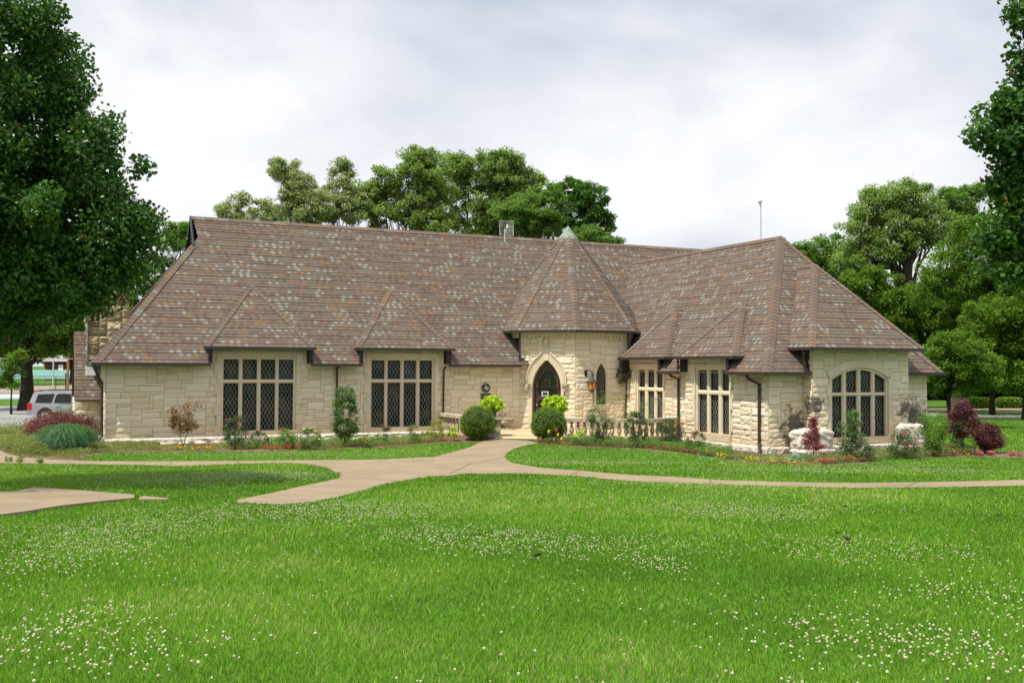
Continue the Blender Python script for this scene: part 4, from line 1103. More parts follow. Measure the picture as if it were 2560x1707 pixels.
# cable / rod near the turret corner
# stone urn by the door
urn = btop('stone_urn', 'low carved stone urn with dry plants standing on the terrace left of the door', 'urn', 15.75, -.55, .235)
q = MB(); q.lathe([(.0, .0), (.24, .0), (.24, .04), (.12, .07), (.09, .12), (.17, .16), (.25, .25), (.27, .36), (.25, .40), (.29, .43), (.29, .48), (.24, .48), (.20, .42), (0, .41)], n=24); q.build('bowl', M_concrete_old, urn, smooth=True)
q = MB()
for i in range(8):
    a = i * math.pi / 4; q.tube([(.25 * math.cos(a), .25 * math.sin(a), .40), (.28 * math.cos(a + .39), .28 * math.sin(a + .39), .26), (.25 * math.cos(a + .785), .25 * math.sin(a + .785), .40)], .018, 5)
q.build('carved_swag', M_concrete_old, urn)
q = MB()
for i in range(60): a = rnd.uniform(0, 6.28); r_ = rnd.uniform(0, .2); q.poly([(r_ * math.cos(a) + rnd.uniform(-.03, .03), r_ * math.sin(a) + rnd.uniform(-.03, .03), .42 + rnd.uniform(0, .1)) for _ in range(3)], t=rnd.random())
q.build('dry_plants', M_yel, urn)
# weather vane on the turret
wv_ = btop('weather_vane', 'slim iron weather vane on the tip of the turret roof', 'weather vane', TA, TB, az_ + .05)
q = MB(); q.tube([(0, 0, 0), (0, 0, .10)], .05, 8); q.tube([(0, 0, .1), (0, 0, .28), (0, 0, .50)], [.025, .045, .015], 8); q.blob((0, 0, .56), (.06, .06, .07), 6, 8, 0); q.tube([(0, 0, .5), (0, 0, 1.15)], .013, 6); q.blob((0, 0, .80), (.035, .035, .04), 5, 8, 0); q.build('spindle', M_black, wv_)
q = MB(); q.tube([(-.24, 0, .72), (.24, 0, .72)], .009, 5); q.tube([(0, -.24, .72), (0, .24, .72)], .009, 5)
for x, y in ((-.24, 0), (.24, 0), (0, -.24), (0, .24)): q.box(x - .03, y - .03, .69, x + .03, y + .03, .76)
q.build('compass_arms', M_black, wv_)
q = MB(); q.tube([(-.26, 0, 1.0), (.20, 0, 1.0)], .012, 5); q.poly([(.20, 0, .94), (.34, 0, 1.0), (.20, 0, 1.06)]); q.poly([(-.32, .002, .92), (-.14, .002, .96), (-.14, .002, 1.04), (-.32, .002, 1.08)]); q.poly([(-.06, .004, 1.0), (.06, .004, 1.0), (.04, .004, 1.12), (-.05, .004, 1.10)]); q.build('arrow', M_black, wv_)
# grid antenna behind the ridge
an = atY(1262, 592, 44.8)
ant = empty('grid_antenna', (an[0], an[1], 8.5), 'grey wire grid dish antenna on a mast behind the ridge left of the turret', 'antenna')
zt = an[2] - 8.5
q = MB(); q.tube([(0, 0, 0), (0, 0, zt + .35)], .028, 8); q.build('mast', M_galv, ant)
q = MB()
for i in range(15):
    z = zt + .05 + .66 * i / 14
    q.tube([(-.22 + .60 * k / 8 - .0, .16 - .22 * ((k - 4) / 4) ** 2 - .08 * ((i - 7) / 7) ** 2, z - .03 * (k - 4) / 4) for k in range(9)], .005 if i not in (0, 5, 9, 14) else .009, 4)
for x in (-.22, .08, .38): q.tube([(x, .16 - .22 * ((x - .08) / .3) ** 2 - .08 * ((i - 4) / 4) ** 2, zt + .05 + .66 * i / 8) for i in range(9)], .014, 4)
q.build('grid_reflector', M_galv, ant)
q = MB(); q.tube([(.0, .10, zt + .18), (.10, -.25, zt + .38)], .018, 5); q.box(.07, -.30, zt + .36, .14, -.22, zt + .52); q.build('feed_horn', M_white, ant)
# pole with white globe behind the wing roof
gp_ = atY(1902, 600, 52)
gl = empty('globe_light_pole', (gp_[0], gp_[1], .0), 'tall thin grey pole with a white globe at its top behind the wing ridge', 'light pole')
gz = atY(1902, 503, 52)[2]
q = MB(); q.tube([(0.03, 0, 0), (0, 0, gz - .25)], [.06, .03], 8); q.build('pole', M_galv, gl)
q = MB(); q.blob((-.04, 0, gz), (.125, .125, .125), 10, 14, 0); q.build('globe', plain('cream_globe', (.80, .77, .60), .4), gl, smooth=True)
q = MB(); q.tube([(-.02, 0, gz - .26), (-.02, 0, gz - .08)], .05, 8); q.build('fitter', M_galv, gl)

# ================================================================== VEGETATION
def leaves(cent, size, r, up=.35, fold=.25, asp=.55, droop=0.0):
    """folded leaf quads at given centres; returns verts (N*4,3)"""
    n = len(cent)
    d = r.normal(size=(n, 3)); d[:, 2] = d[:, 2] * .6 - droop; d /= np.linalg.norm(d, axis=1)[:, None]
    nr = r.normal(size=(n, 3)); nr[:, 2] = np.abs(nr[:, 2]) + up; nr -= (nr * d).sum(1)[:, None] * d; nr /= np.linalg.norm(nr, axis=1)[:, None]
    sd = np.cross(d, nr); L = (size * r.uniform(.65, 1.3, n))[:, None]
    a = cent - d * L * .5; t = cent + d * L * .5
    l = cent - sd * L * asp * .5 + nr * L * fold * .5 - d * L * .08; q = cent + sd * L * asp * .5 + nr * L * fold * .5 - d * L * .08
    return np.stack([a, l, t, q], 1).reshape(-1, 3)
def leaves_round(cent, size, r, up=.35, fold=.3, asp=.8, droop=.5):
    n = len(cent)
    d = r.normal(size=(n, 3)); d[:, 2] = d[:, 2] * .6 - droop; d /= np.linalg.norm(d, axis=1)[:, None]
    nr = r.normal(size=(n, 3)); nr[:, 2] = np.abs(nr[:, 2]) + up; nr -= (nr * d).sum(1)[:, None] * d; nr /= np.linalg.norm(nr, axis=1)[:, None]
    sd = np.cross(d, nr); L = (size * r.uniform(.6, 1.35, n))[:, None]; w = L * asp * .5
    curl = nr * L * r.uniform(-.05, .28, n)[:, None]
    a = cent - d * L * .5; t = cent + d * L * .5 - curl
    def pt(f, k, sg): return cent + d * L * (f - .5) + sd * w * k * sg + nr * L * fold * k * .4 - curl * f * f
    V = [a, pt(.22, .92, -1), pt(.62, .80, -1), t, a, t, pt(.62, .80, 1), pt(.22, .92, 1)]
    return np.stack(V, 1).reshape(-1, 3)
def tintn(n, r, base=None, v=.22):
    b = r.uniform(.1, .85, n) if base is None else base + r.normal(0, v, n)
    b = np.clip(b, 0, .88); b[r.random(n) < .012] = 1.0; return b
LIMBK = [1.0]
def tree(name, label, loc, th, tr, lobes, ncl, clr, nleaf, lsize, leafm, barkm, group=None, seed=1, cat='tree', dead=0, flat=.7, lean=(0, 0), limbs=True, openc=0.0, droop=0.0, asp=.55, rounded=False):
    """lobes: (dx,dy,z,rx,ry,rz) relative to base"""
    r = np.random.default_rng(seed); rr = random.Random(seed)
    x0, y0 = loc[0], loc[1]; z0 = float(terr(x0, y0)) if len(loc) < 3 else loc[2]
    root = empty(name, (x0, y0, z0), label, cat, group)
    vol = np.array([l[3] * l[4] * l[5] for l in lobes]) ** .67; vol = vol / vol.sum()
    which = r.choice(len(lobes), ncl, p=vol); LB = np.array([l for l in lobes])[which]
    d = r.normal(size=(ncl, 3)); d /= np.linalg.norm(d, axis=1)[:, None]
    rad = r.uniform(.12 if not openc else .4, 1.0, ncl) ** .5 * r.uniform(.92, 1.12, ncl)
    C = LB[:, :3] + d * LB[:, 3:6] * rad[:, None]
    C = C[C[:, 2] > .6 * min(l[2] - l[5] for l in lobes) - .0]
    ncl = len(C)
    k = max(1, nleaf // ncl); cs = clr * r.uniform(.6, 1.35, ncl)
    o = r.normal(size=(ncl, k, 3)); o /= np.linalg.norm(o, axis=2)[..., None]
    o *= (r.uniform(0, 1, (ncl, k)) ** .45)[..., None]
    o[..., 2] *= flat
    P = (C[:, None, :] + o * cs[:, None, None]).reshape(-1, 3)
    cb = np.repeat(r.uniform(.25, .75, ncl), k)
    tn_ = tintn(len(P), r, cb, .2)
    me = fastmesh('crown', leaves_round(P, lsize, r, droop=droop, asp=asp), 4, np.repeat(tn_, 2)) if rounded else fastmesh('crown', leaves(P, lsize, r, droop=droop, asp=asp), 4, tn_)
    link_mesh('crown', me, leafm, root)
    # trunk and limbs
    m = MB(); top = Vector((lean[0], lean[1], th)); segs = 7
    tp = [Vector((lean[0] * (i / segs) ** 1.4 + .25 * tr * math.sin(i * 1.3 + seed) * min(1, i / 3), lean[1] * (i / segs) + .2 * tr * math.cos(i * 1.7), th * i / segs)) for i in range(segs + 1)]
    m.tube(tp, [tr * (1.45 if i == 0 else 1.1 if i == 1 else 1) * (1 - .5 * i / segs) for i in range(segs + 1)], 10)
    if limbs:
        idx = r.choice(ncl, min(ncl, int(limbs) if limbs is not True else 26), replace=False)
        for i in idx:
            c = Vector(C[i]); f = rr.uniform(.45, 1.0); k_ = min(segs, max(1, int(f * segs))); p = tp[k_]
            mid = p.lerp(c, .5) + Vector((rr.uniform(-.1, .1), rr.uniform(-.1, .1), rr.uniform(-.02, .12))) * (c - p).length
            q1 = p.lerp(mid, .55) + Vector((0, 0, .06)) * (c - p).length
            a = tr * (1 - .5 * k_ / segs) * rr.uniform(.35, .6) * LIMBK[0]
            m.tube([p, q1, mid, mid.lerp(c, .6), c], [a, a * .75, a * .5, a * .28, a * .1], 6, cap=False)
            for _ in range(2):
                e = c + Vector((rr.uniform(-1, 1), rr.uniform(-1, 1), rr.uniform(-.2, 1))) * clr * 1.1
                m.tube([mid, mid.lerp(e, .5) + Vector((0, 0, .1)), e], [a * .3, a * .18, a * .05], 4, cap=False)
    for (a, b_) in (dead or []):
        p = Vector(a); q = Vector(b_); L = (q - p).length
        m.tube([p, p.lerp(q, .5) + Vector((.08, 0, .06)) * L, q], [tr * .3, tr * .18, tr * .04], 5, cap=False)
        for _ in range(9):
            s_ = p.lerp(q, rr.uniform(.3, .95)); e = s_ + Vector((rr.uniform(-.28, .2), rr.uniform(-.2, .2), rr.uniform(-.02, .3))) * L
            m.tube([s_, e], [tr * .07, tr * .02], 4, cap=False)
    m.build('trunk', barkm, root)
    return root
def lobes_px(base, Y, circ, depth=.9):
    """circ: (px, py, rx_px, ry_px) outline blobs of a crown standing at distance Y -> lobes relative to base"""
    out = []
    for c in circ:
        p = atY(c[0], c[1], Y + (c[4] if len(c) > 4 else 0)); k = Y / FPX
        out.append((p[0] - base[0], p[1] - base[1], p[2] - float(terr(base[0], base[1])), c[2] * k, (c[2] + c[3]) / 2 * k * depth, c[3] * k))
    return out

# foreground pear tree, left
LIMBK[0] = .38
pb_ = (-11.0, 19.0)
L = lobes_px(pb_, 19.0, [(110, 100, 55, 80), (165, 225, 60, 70), (255, 375, 75, 75), (325, 470, 50, 60), (345, 580, 45, 70), (310, 650, 45, 50), (40, 140, 100, 150), (-120, 120, 200, 260), (10, 350, 180, 150), (165, 320, 45, 60), (70, 520, 200, 150), (250, 480, 65, 70), (310, 580, 50, 95), (-120, 480, 260, 260), (80, 700, 190, 90), (270, 690, 55, 75), (-60, 740, 190, 80), (50, 620, 230, 170), (0, 775, 120, 40), (190, 760, 60, 40)], depth=1.7)
tree('pear_tree', 'big dark glossy-leaved tree filling the upper left corner of the photo', pb_, 3.6, .26, L, 720, .42, 150000, .082, M_pear, M_barkd, seed=4, flat=.95, droop=.5, asp=.8, rounded=True)
# foreground pear tree, right
pb2 = (9.1, 15.2)
L = lobes_px(pb2, 15.2, [(2505, 300, 45, 55), (2475, 350, 45, 30), (2500, 420, 60, 40), (2500, 600, 40, 60), (2530, 690, 35, 40), (2545, 30, 22, 28), (2640, 60, 110, 90), (2600, 240, 95, 120), (2570, 420, 110, 100), (2620, 560, 110, 120), (2700, 300, 160, 380), (2570, 650, 50, 60), (2520, 370, 70, 45), (2545, 490, 55, 40)])
tree('pear_tree', 'dark glossy-leaved tree reaching in from the right edge of the photo', pb2, 3.4, .22, L, 270, .30, 44000, .080, M_pear, M_barkd, seed=9, flat=.9, droop=.5, asp=.8, rounded=True)

LIMBK[0] = .7
# trees behind the ridge
def bgtree(name, label, px, Y, circ, n, cl, clr, ls, lm, seed, tr=.35, dead=0, lean=(0, 0), grp=None, openc=0, bark=None, limbs=30):
    p = atY(px, 900, Y); base = (p[0], p[1]); L = lobes_px(base, Y, circ)
    top = max(l[2] for l in L); cl = int(cl * 1.7); clr *= .74; ls *= .9; n = int(n * 1.15)
    return tree(name, label, base, top * .72, tr, L, cl, clr, n, ls, lm, bark or M_bark, grp, seed, dead=dead, lean=lean, openc=openc, limbs=limbs)
GB = 'trees behind the long roof'
bgtree('pale_tree', 'small pale sparse tree at the far left above the roof ridge', 625, 72, [(580, 530, 35, 30), (640, 545, 50, 25), (690, 540, 35, 25), (600, 500, 22, 18), (655, 508, 20, 16)], 9000, 60, .62, .19, M_pecan, 21, .18, grp=GB, openc=1, limbs=14)
dl = atY(735, 900, 66); dd0 = atY(705, 430, 66)
bgtree('pale_tree', 'pale leaning tree with a bare dead branch on its left side above the ridge', 740, 66, [(720, 430, 45, 32), (745, 470, 45, 45), (770, 520, 60, 45), (725, 505, 35, 30), (690, 415, 22, 16)], 17000, 110, .6, .18, M_pecan, 22, .26, dead=[((.6, 0, 9.2), (-2.2, 0, 12.6)), ((-1.2, 0, 11.6), (-2.4, 0, 13.4)), ((-.2, 0, 10.0), (-2.3, 0, 11.3))], grp=GB, limbs=20)
bgtree('pale_tree', 'pale slender forked tree between the leaning tree and the tall green trees', 845, 68, [(855, 435, 30, 30), (845, 480, 45, 30), (820, 520, 45, 40), (880, 520, 40, 40), (860, 410, 16, 14)], 14000, 90, .58, .18, M_pecan, 23, .24, grp=GB, openc=1, limbs=20)
bgtree('oak_tree', 'mid green tree with a tall narrow crown left of the biggest tree behind the roof', 1040, 70, [(1060, 420, 60, 50), (1030, 400, 35, 30), (1070, 480, 55, 60), (970, 460, 50, 45), (960, 520, 75, 55), (1080, 560, 70, 50), (915, 500, 45, 50)], 42000, 230, .68, .20, M_oak, 24, .4, grp=GB)
bgtree('oak_tree', 'biggest broad green tree behind the roof, left of the turret', 1200, 74, [(1150, 420, 55, 45), (1220, 430, 80, 55), (1280, 440, 60, 50), (1180, 500, 90, 55), (1290, 500, 70, 55), (1330, 470, 35, 40), (1130, 390, 30, 22), (1250, 400, 50, 22), (1200, 560, 100, 50), (1300, 560, 80, 45)], 60000, 300, .72, .20, M_oak, 25, .55, grp=GB)
bgtree('oak_tree', 'yellow-green bushy tree just left of the turret tip', 1330, 62, [(1300, 530, 60, 50), (1370, 520, 45, 50), (1350, 560, 70, 40), (1385, 480, 20, 22)], 20000, 120, .55, .17, M_mid, 26, .25, grp=GB)
bgtree('dark_tree', 'small dark green tree just right of the turret tip', 1450, 66, [(1430, 480, 40, 35), (1470, 500, 50, 45), (1445, 540, 60, 45), (1505, 560, 30, 35), (1400, 560, 35, 35)], 22000, 120, .52, .20, M_dark, 27, .28, grp=GB, openc=1)
bgtree('oak_tree', 'low light green tree top peeking over the ridge right of the turret', 1480, 60, [(1475, 590, 45, 26), (1530, 606, 32, 10)], 6000, 40, .42, .16, M_mid, 28, .2, grp=GB, limbs=8)
bgtree('oak_tree', 'leafy tree seen between the left dark tree and the roof hip', 400, 64, [(420, 600, 60, 45), (400, 680, 70, 60), (350, 740, 70, 60), (450, 570, 25, 15), (300, 700, 60, 80), (340, 800, 60, 60)], 26000, 150, .6, .18, M_mid, 29, .35, grp='trees beyond the left end of the building')
bgtree('pine_tree', 'dark conifer top just left of the gable peak', 470, 96, [(470, 575, 22, 22), (440, 600, 22, 30), (555, 545, 8, 6)], 5000, 36, .6, .22, M_dark, 30, .25, grp='trees beyond the left end of the building', limbs=8)
# oak across the car park, and dark woodland at left
bgtree('big_oak', 'massive dark-trunked oak standing beyond the car park at left', 68, 76, [(60, 780, 120, 70), (200, 820, 110, 50), (-80, 800, 140, 90), (60, 700, 220, 90), (20, 860, 60, 30), (130, 850, 60, 40)], 42000, 200, 1.1, .28, M_wood, 31, .52, bark=M_barkd)
for i, (px, Y) in enumerate([(-20, 210), (70, 215), (150, 220), (235, 212)]):
    bgtree('far_tree', ['distant tree line tree at the left edge, behind the teal windscreen', 'distant tree behind the big oak trunk', 'distant tree above the brick house roof', 'distant tree right of the brick house'][i], px, Y, [(px, 868, 48, 36), (px + 25, 880, 40, 24), (px - 20, 892, 36, 16)], 5000, 34, 2.0, .7, M_wood, 140 + i, .5, grp='distant tree line at left', limbs=6)
for i, (px, Y, circ) in enumerate([(-60, 150, [(-60, 830, 90, 60), (-20, 860, 70, 45)]), (25, 160, [(20, 830, 80, 55), (10, 880, 60, 30), (90, 860, 60, 34)]), (250, 150, [(250, 820, 80, 70)]), (180, 170, [(180, 830, 60, 50), (130, 850, 60, 38), (200, 870, 50, 24)])]):
    bgtree('far_tree', ['far dark tree at the left edge behind the fences', 'far dark tree seen just left of the big oak trunk', 'far dark tree behind the chimney', 'far dark tree above the distant brick house'][i], px, Y, circ, 6000, 40, 1.7, .5, M_wood, 40 + i, .35, grp='far trees at left', limbs=8, bark=M_barkd)

# trees at right
GR_ = 'trees right of the building'
bgtree('oak_tree', 'light green tree directly right of the wing roof peak', 2060, 84, [(2060, 640, 65, 50), (2020, 660, 40, 40), (2100, 680, 70, 60), (2000, 620, 20, 14)], 18000, 100, .9, .24, M_mid, 51, .35, grp=GR_)
bgtree('oak_tree', 'tall spreading oak with dark forking limbs right of the wing roof', 2270, 72, [(2230, 490, 70, 30), (2180, 520, 60, 40), (2290, 510, 60, 40), (2140, 590, 60, 40), (2330, 560, 50, 60), (2210, 620, 80, 50), (2150, 650, 70, 40), (2280, 470, 40, 16), (2250, 560, 90, 45)], 46000, 210, .8, .20, M_oak, 52, .5, grp=GR_, openc=1, limbs=50)
bgtree('oak_tree', 'yellowish tree top behind the right foreground leaves', 2390, 80, [(2380, 500, 50, 28), (2410, 550, 55, 50), (2440, 480, 40, 20)], 14000, 80, .8, .22, M_mid, 53, .35, grp=GR_)
bgtree('oak_tree', 'broad olive green tree at the right below the foreground leaves', 2480, 64, [(2440, 600, 80, 70), (2540, 570, 90, 90), (2400, 680, 90, 70), (2520, 700, 110, 80), (2610, 640, 110, 140), (2330, 720, 60, 50), (2460, 900, 100, 70)], 56000, 250, .85, .20, M_wood, 54, .15, grp=GR_, bark=M_barkd)
bgtree('oak_tree', 'dense dark green tree between the wing roof and the olive trees', 2250, 68, [(2200, 740, 80, 60), (2260, 780, 90, 70), (2160, 700, 60, 50), (2340, 800, 90, 70), (2290, 860, 80, 60), (2420, 780, 80, 80), (2340, 930, 60, 40)], 48000, 215, .85, .21, M_wood, 55, .15, grp=GR_, bark=M_barkd)
bgtree('oak_tree', 'dark woodland tree with hanging branches at the right edge', 2560, 58, [(2480, 800, 80, 60), (2560, 820, 90, 80), (2600, 760, 90, 90), (2440, 860, 60, 40), (2550, 900, 80, 60), (2560, 950, 70, 30)], 46000, 200, .8, .19, M_wood, 56, .13, grp=GR_, bark=M_barkd)
bgtree('dogwood_tree', 'lower bushy tree with yellow-green leaf tips standing by the street right of the building', 2372, 50, [(2370, 890, 75, 45), (2330, 920, 45, 45), (2430, 920, 75, 45), (2390, 860, 60, 30), (2460, 950, 50, 28), (2350, 955, 40, 25), (2400, 975, 40, 15)], 34000, 190, .55, .14, M_wood, 57, .13, grp=GR_, bark=M_barkd)
for i, (px, Y, circ) in enumerate([(2150, 120, [(2150, 790, 120, 90), (2180, 880, 90, 60), (2200, 950, 90, 40)]), (2330, 125, [(2330, 760, 120, 120), (2300, 900, 110, 80), (2320, 960, 80, 35)]), (2500, 130, [(2500, 760, 130, 140), (2480, 900, 120, 80), (2480, 965, 110, 35)]), (2680, 120, [(2680, 760, 130, 140), (2640, 900, 100, 60)])]):
    bgtree('far_tree', ['far shadowy tree behind the right end of the wing', 'far shadowy tree behind the yellow-tipped tree', 'far shadowy tree behind the clipped hedges', 'far shadowy tree outside the right edge'][i], px, Y, circ, 12000, 70, 2.2, .5, M_wood, 60 + i, .35, grp='far trees at right', limbs=10, bark=M_barkd)

M_woodshade = leafmat('evergreen_leaves', (.012, .038, .007), (.05, .10, .015), .5, .2, .15, (.12, .28, .03))  # leaf colour darkened to stand in for deep-wood shade, on trees added behind
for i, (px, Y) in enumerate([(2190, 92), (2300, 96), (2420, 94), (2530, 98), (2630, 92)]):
    bgtree('evergreen_tree', ['dense dark evergreen behind the right end of the wing roof', 'dense dark evergreen behind the yellow-tipped tree', 'dense dark evergreen behind the left clipped hedge', 'dense dark evergreen behind the right clipped hedge', 'dense dark evergreen outside the right edge'][i], px, Y, [(px, 900, 70, 80), (px - 30, 960, 60, 40), (px + 40, 955, 60, 44), (px + 10, 800, 70, 80), (px, 990, 70, 18)], 24000, 110, 1.3, .30, M_woodshade, 160 + i, .25, grp='dark evergreens behind the street', limbs=8, bark=M_barkd)
bgtree('small_tree', 'small leafy tree at the left edge beside the grey sign', 30, 70, [(25, 925, 30, 22), (10, 950, 22, 18), (40, 895, 26, 18), (35, 965, 14, 12)], 5000, 40, .55, .16, M_wood, 171, .07, limbs=8, bark=M_barkd)
# clipped hedges across the street
def clipped(name, label, px0, px1, pyb, h_px, lm, n, ls, seed, group=None, cat='hedge', square=4.0):
    a = gp(px0, pyb); b_ = gp(px1, pyb); cx, cy = (a[0] + b_[0]) / 2, (a[1] + b_[1]) / 2; w = abs(b_[0] - a[0]) / 2; h = h_px * cy / FPX; r = np.random.default_rng(seed)
    root = empty(name, (cx, cy, float(terr(cx, cy))), label, cat, group)
    d = r.normal(size=(n, 3)); d /= (np.abs(d) ** square).sum(1)[:, None] ** (1 / square)
    d *= r.uniform(.86, 1.02, n)[:, None]; d[:, 2] = d[:, 2] * .5 + .5
    P = d * np.array([w, w * .7, h])
    link_mesh('foliage', fastmesh('foliage', leaves(P, ls, r, .8), 4, tintn(n, r)), lm, root)
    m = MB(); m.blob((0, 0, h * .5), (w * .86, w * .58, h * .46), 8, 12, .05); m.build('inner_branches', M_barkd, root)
    return root
clipped('clipped_hedge', 'long rounded clipped hedge across the street, left of the pair', 2412, 2480, 1020, 27, M_box, 5000, .16, 1, 'clipped hedges')
clipped('clipped_hedge', 'box-shaped clipped hedge across the street, right of the pair', 2496, 2554, 1020, 27, M_box, 5000, .16, 2, 'clipped hedges')
clipped('clipped_hedge', 'clipped hedge cut off by the right edge of the photo', 2562, 2620, 1019, 22, M_box, 3000, .16, 3, 'clipped hedges')

# round boxwoods at the entrance
def boxwood(label, cx, cy, rx, rz, seed):
    z0 = float(terr(cx, cy)); r = np.random.default_rng(seed); n = 15000
    root = empty('boxwood_bush', (cx, cy, z0), label, 'bush', 'round boxwood bushes at the entrance')
    d = r.normal(size=(n, 3)); d /= np.linalg.norm(d, axis=1)[:, None]
    lump = np.array([mnoise.noise(Vector(v) * 3.2 + Vector((seed, 0, 0))) for v in d]) * .13 + np.array([mnoise.noise(Vector(v) * 8 + Vector((seed, 0, 5))) for v in d]) * .06
    d2 = d * (r.uniform(.90, 1.03, n) + lump)[:, None]; P = d2 * np.array([rx, rx, rz]) + np.array([0, 0, rz * .96]); P = P[P[:, 2] > .0]
    link_mesh('foliage', fastmesh('foliage', leaves(P, .040, r, .3), 4, tintn(len(P), r)), M_box, root)
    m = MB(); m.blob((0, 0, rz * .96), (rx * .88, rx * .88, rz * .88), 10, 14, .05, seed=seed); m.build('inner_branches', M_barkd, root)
c1 = gp(1193, 1104); boxwood('round clipped boxwood bush left of the entrance walk', c1[0], c1[1] + .55, .66, .655, 3)
c2 = gp(1373, 1108); boxwood('round clipped boxwood bush right of the entrance walk', c2[0], c2[1] + .55, .655, .64, 7)

# balustrade, pedestals, potted coleus
def baluster(parent, x, y, z, h):
    m = MB(); pr = [(.07, 0), (.07, .05), (.045, .07), (.05, .10), (.085, .20), (.09, .26), (.07, .34), (.045, .42), (.04, .46), (.055, .48), (.055, .51), (.07, .53), (.07, .56)]
    m.lathe([(r_, zz * h / .56) for r_, zz in pr], (x, y, z), 12); m.build('baluster', M_concrete_old, parent, smooth=True)
def balustrade(label, pts, zb, zt, spacing=.265):
    x0, y0 = pts[0]; root = empty('balustrade', (x0, y0, 0), label, 'balustrade', 'stone balustrades of the terrace')
    P = [(x - x0, y - y0) for x, y in pts]
    for nm, z0, z1, w, mt in (('base_rail', zb - .25, zb + .10, .32, M_concrete_old), ('top_rail', zt - .12, zt, .34, M_concrete_old)):
        m = MB()
        L_, R_ = [], []
        for i, p in enumerate(P):
            q0 = P[max(0, i - 1)]; q1 = P[min(len(P) - 1, i + 1)]; d = Vector((q1[0] - q0[0], q1[1] - q0[1], 0)).normalized(); n = Vector((-d.y, d.x, 0)) * w / 2
            L_.append((p[0] + n.x, p[1] + n.y)); R_.append((p[0] - n.x, p[1] - n.y))
        for i in range(len(P) - 1):
            a, b_, c, d = L_[i], L_[i + 1], R_[i + 1], R_[i]
            m.poly([(*d, z1), (*c, z1), (*b_, z1), (*a, z1)]); m.poly([(*a, z0), (*b_, z0), (*c, z0), (*d, z0)])
            m.poly([(*d, z0), (*c, z0), (*c, z1), (*d, z1)]); m.poly([(*b_, z0), (*a, z0), (*a, z1), (*b_, z1)])
            if nm == 'top_rail': 
                m.poly([(*d, z0), (*c, z0), (c[0] * .98 + b_[0] * .02, c[1] * .98 + b_[1] * .02, z0 - .03), (d[0] * .98 + a[0] * .02, d[1] * .98 + a[1] * .02, z0 - .03)])
        for i in (0, -1): a, d = L_[i], R_[i]; m.poly([(*a, z0), (*d, z0), (*d, z1), (*a, z1)])
        m.build(nm, mt, root)
    tot = sum(math.dist(a, b_) for a, b_ in zip(P, P[1:])); s = spacing * .9; 
    while s < tot - .1:
        acc = 0
        for a, b_ in zip(P, P[1:]):
            L = math.dist(a, b_)
            if acc + L >= s: f = (s - acc) / L; baluster(root, a[0] + (b_[0] - a[0]) * f, a[1] + (b_[1] - a[1]) * f, zb + .10, zt - .12 - zb - .10); break
            acc += L
        s += spacing
    return root
def smoothline(pts, n=6):
    out = []
    for i in range(len(pts) - 1):
        p0, p1, p2, p3 = pts[max(0, i - 1)], pts[i], pts[i + 1], pts[min(len(pts) - 1, i + 2)]
        for k in range(n):
            t = k / n; out.append(tuple(.5 * (2 * p1[j] + (p2[j] - p0[j]) * t + (2 * p0[j] - 5 * p1[j] + 4 * p2[j] - p3[j]) * t * t + (3 * p1[j] - p0[j] - 3 * p2[j] + p3[j]) * t ** 3) for j in (0, 1)))
    return out + [pts[-1]]
balustrade('curved stone balustrade with vase balusters right of the entrance walk', smoothline([(1.85, 38.55), (3.0, 38.05), (4.3, 37.8), (5.3, 38.0), (6.0, 38.6), (6.45, 39.5)]), .08, .93)
balustrade('short curved stone balustrade at the wall left of the entrance walk', smoothline([(-2.92, 41.6), (-2.55, 40.6), (-2.0, 39.7), (-1.35, 39.1)]), .10, .97)
def pedestal(label, x, y):
    root = empty('stone_pedestal', (x, y, .0), label, 'pedestal', 'stone pedestals at the terrace entrance')
    m = MB(); m.box(-.19, -.19, .16, .19, .19, .80); m.build('shaft', M_concrete_old, root)
    m = MB(); m.box(-.27, -.27, -.1, .27, .27, .16); m.box(-.23, -.23, .16, .23, .23, .22); m.build('base', M_concrete_old, root)
    m = MB(); m.box(-.23, -.23, .80, .23, .23, .86); m.box(-.29, -.29, .86, .29, .29, .95); m.build('cap', M_concrete_old, root)
pedestal('stone pedestal behind the left boxwood bush', -.62, 38.6); pedestal('stone pedestal hidden behind the right boxwood bush', 1.62, 38.7)
pe = gp(1104, 1082); 
def coleus(label, x, y, z, rx, rz, seed, n=1500, drop=.25):
    root = empty('potted_coleus', (x, y, z), label, 'potted plant', 'lime potted plants on the pedestals'); r = np.random.default_rng(seed)
    d = r.normal(size=(n, 3)); d /= np.linalg.norm(d, axis=1)[:, None]; lm_ = np.array([mnoise.noise(Vector(v) * 2.6 + Vector((seed, 1, 0))) for v in d]) * .55
    P = d * ((r.uniform(.4, 1, n) ** .4) * (.92 + lm_))[:, None] * np.array([rx, rx * .9, rz]); P[:, 2] += .28 + rz * .55
    P = P[P[:, 2] > .02]
    link_mesh('foliage', fastmesh('foliage', leaves_round(P, .12, r, .8, .3, .75, droop=.6), 4, np.repeat(tintn(len(P), r), 2)), M_lime, root)
    m = MB(); m.lathe([(0, 0), (.16, 0), (.21, .25), (.24, .27), (.24, .31), (.20, .31), (.18, .25), (0, .24)], n=18); m.build('pot', M_plaq, root)
    m = MB()
    for i in range(9): a = i * .7; m.tube([(0, 0, .2), (.12 * math.cos(a), .12 * math.sin(a), .40), (rx * .6 * math.cos(a), rx * .6 * math.sin(a), .28 + rz * .6)], .008, 4)
    m.build('stems', M_stem, root)
p = atY(1224, 1036, 38.75); coleus('lime green potted coleus on the left pedestal', -.78, 38.6, .95, .46, .34, 4)
coleus('lime green potted coleus on the right pedestal', 1.66, 38.65, .93, .50, .36, 5)

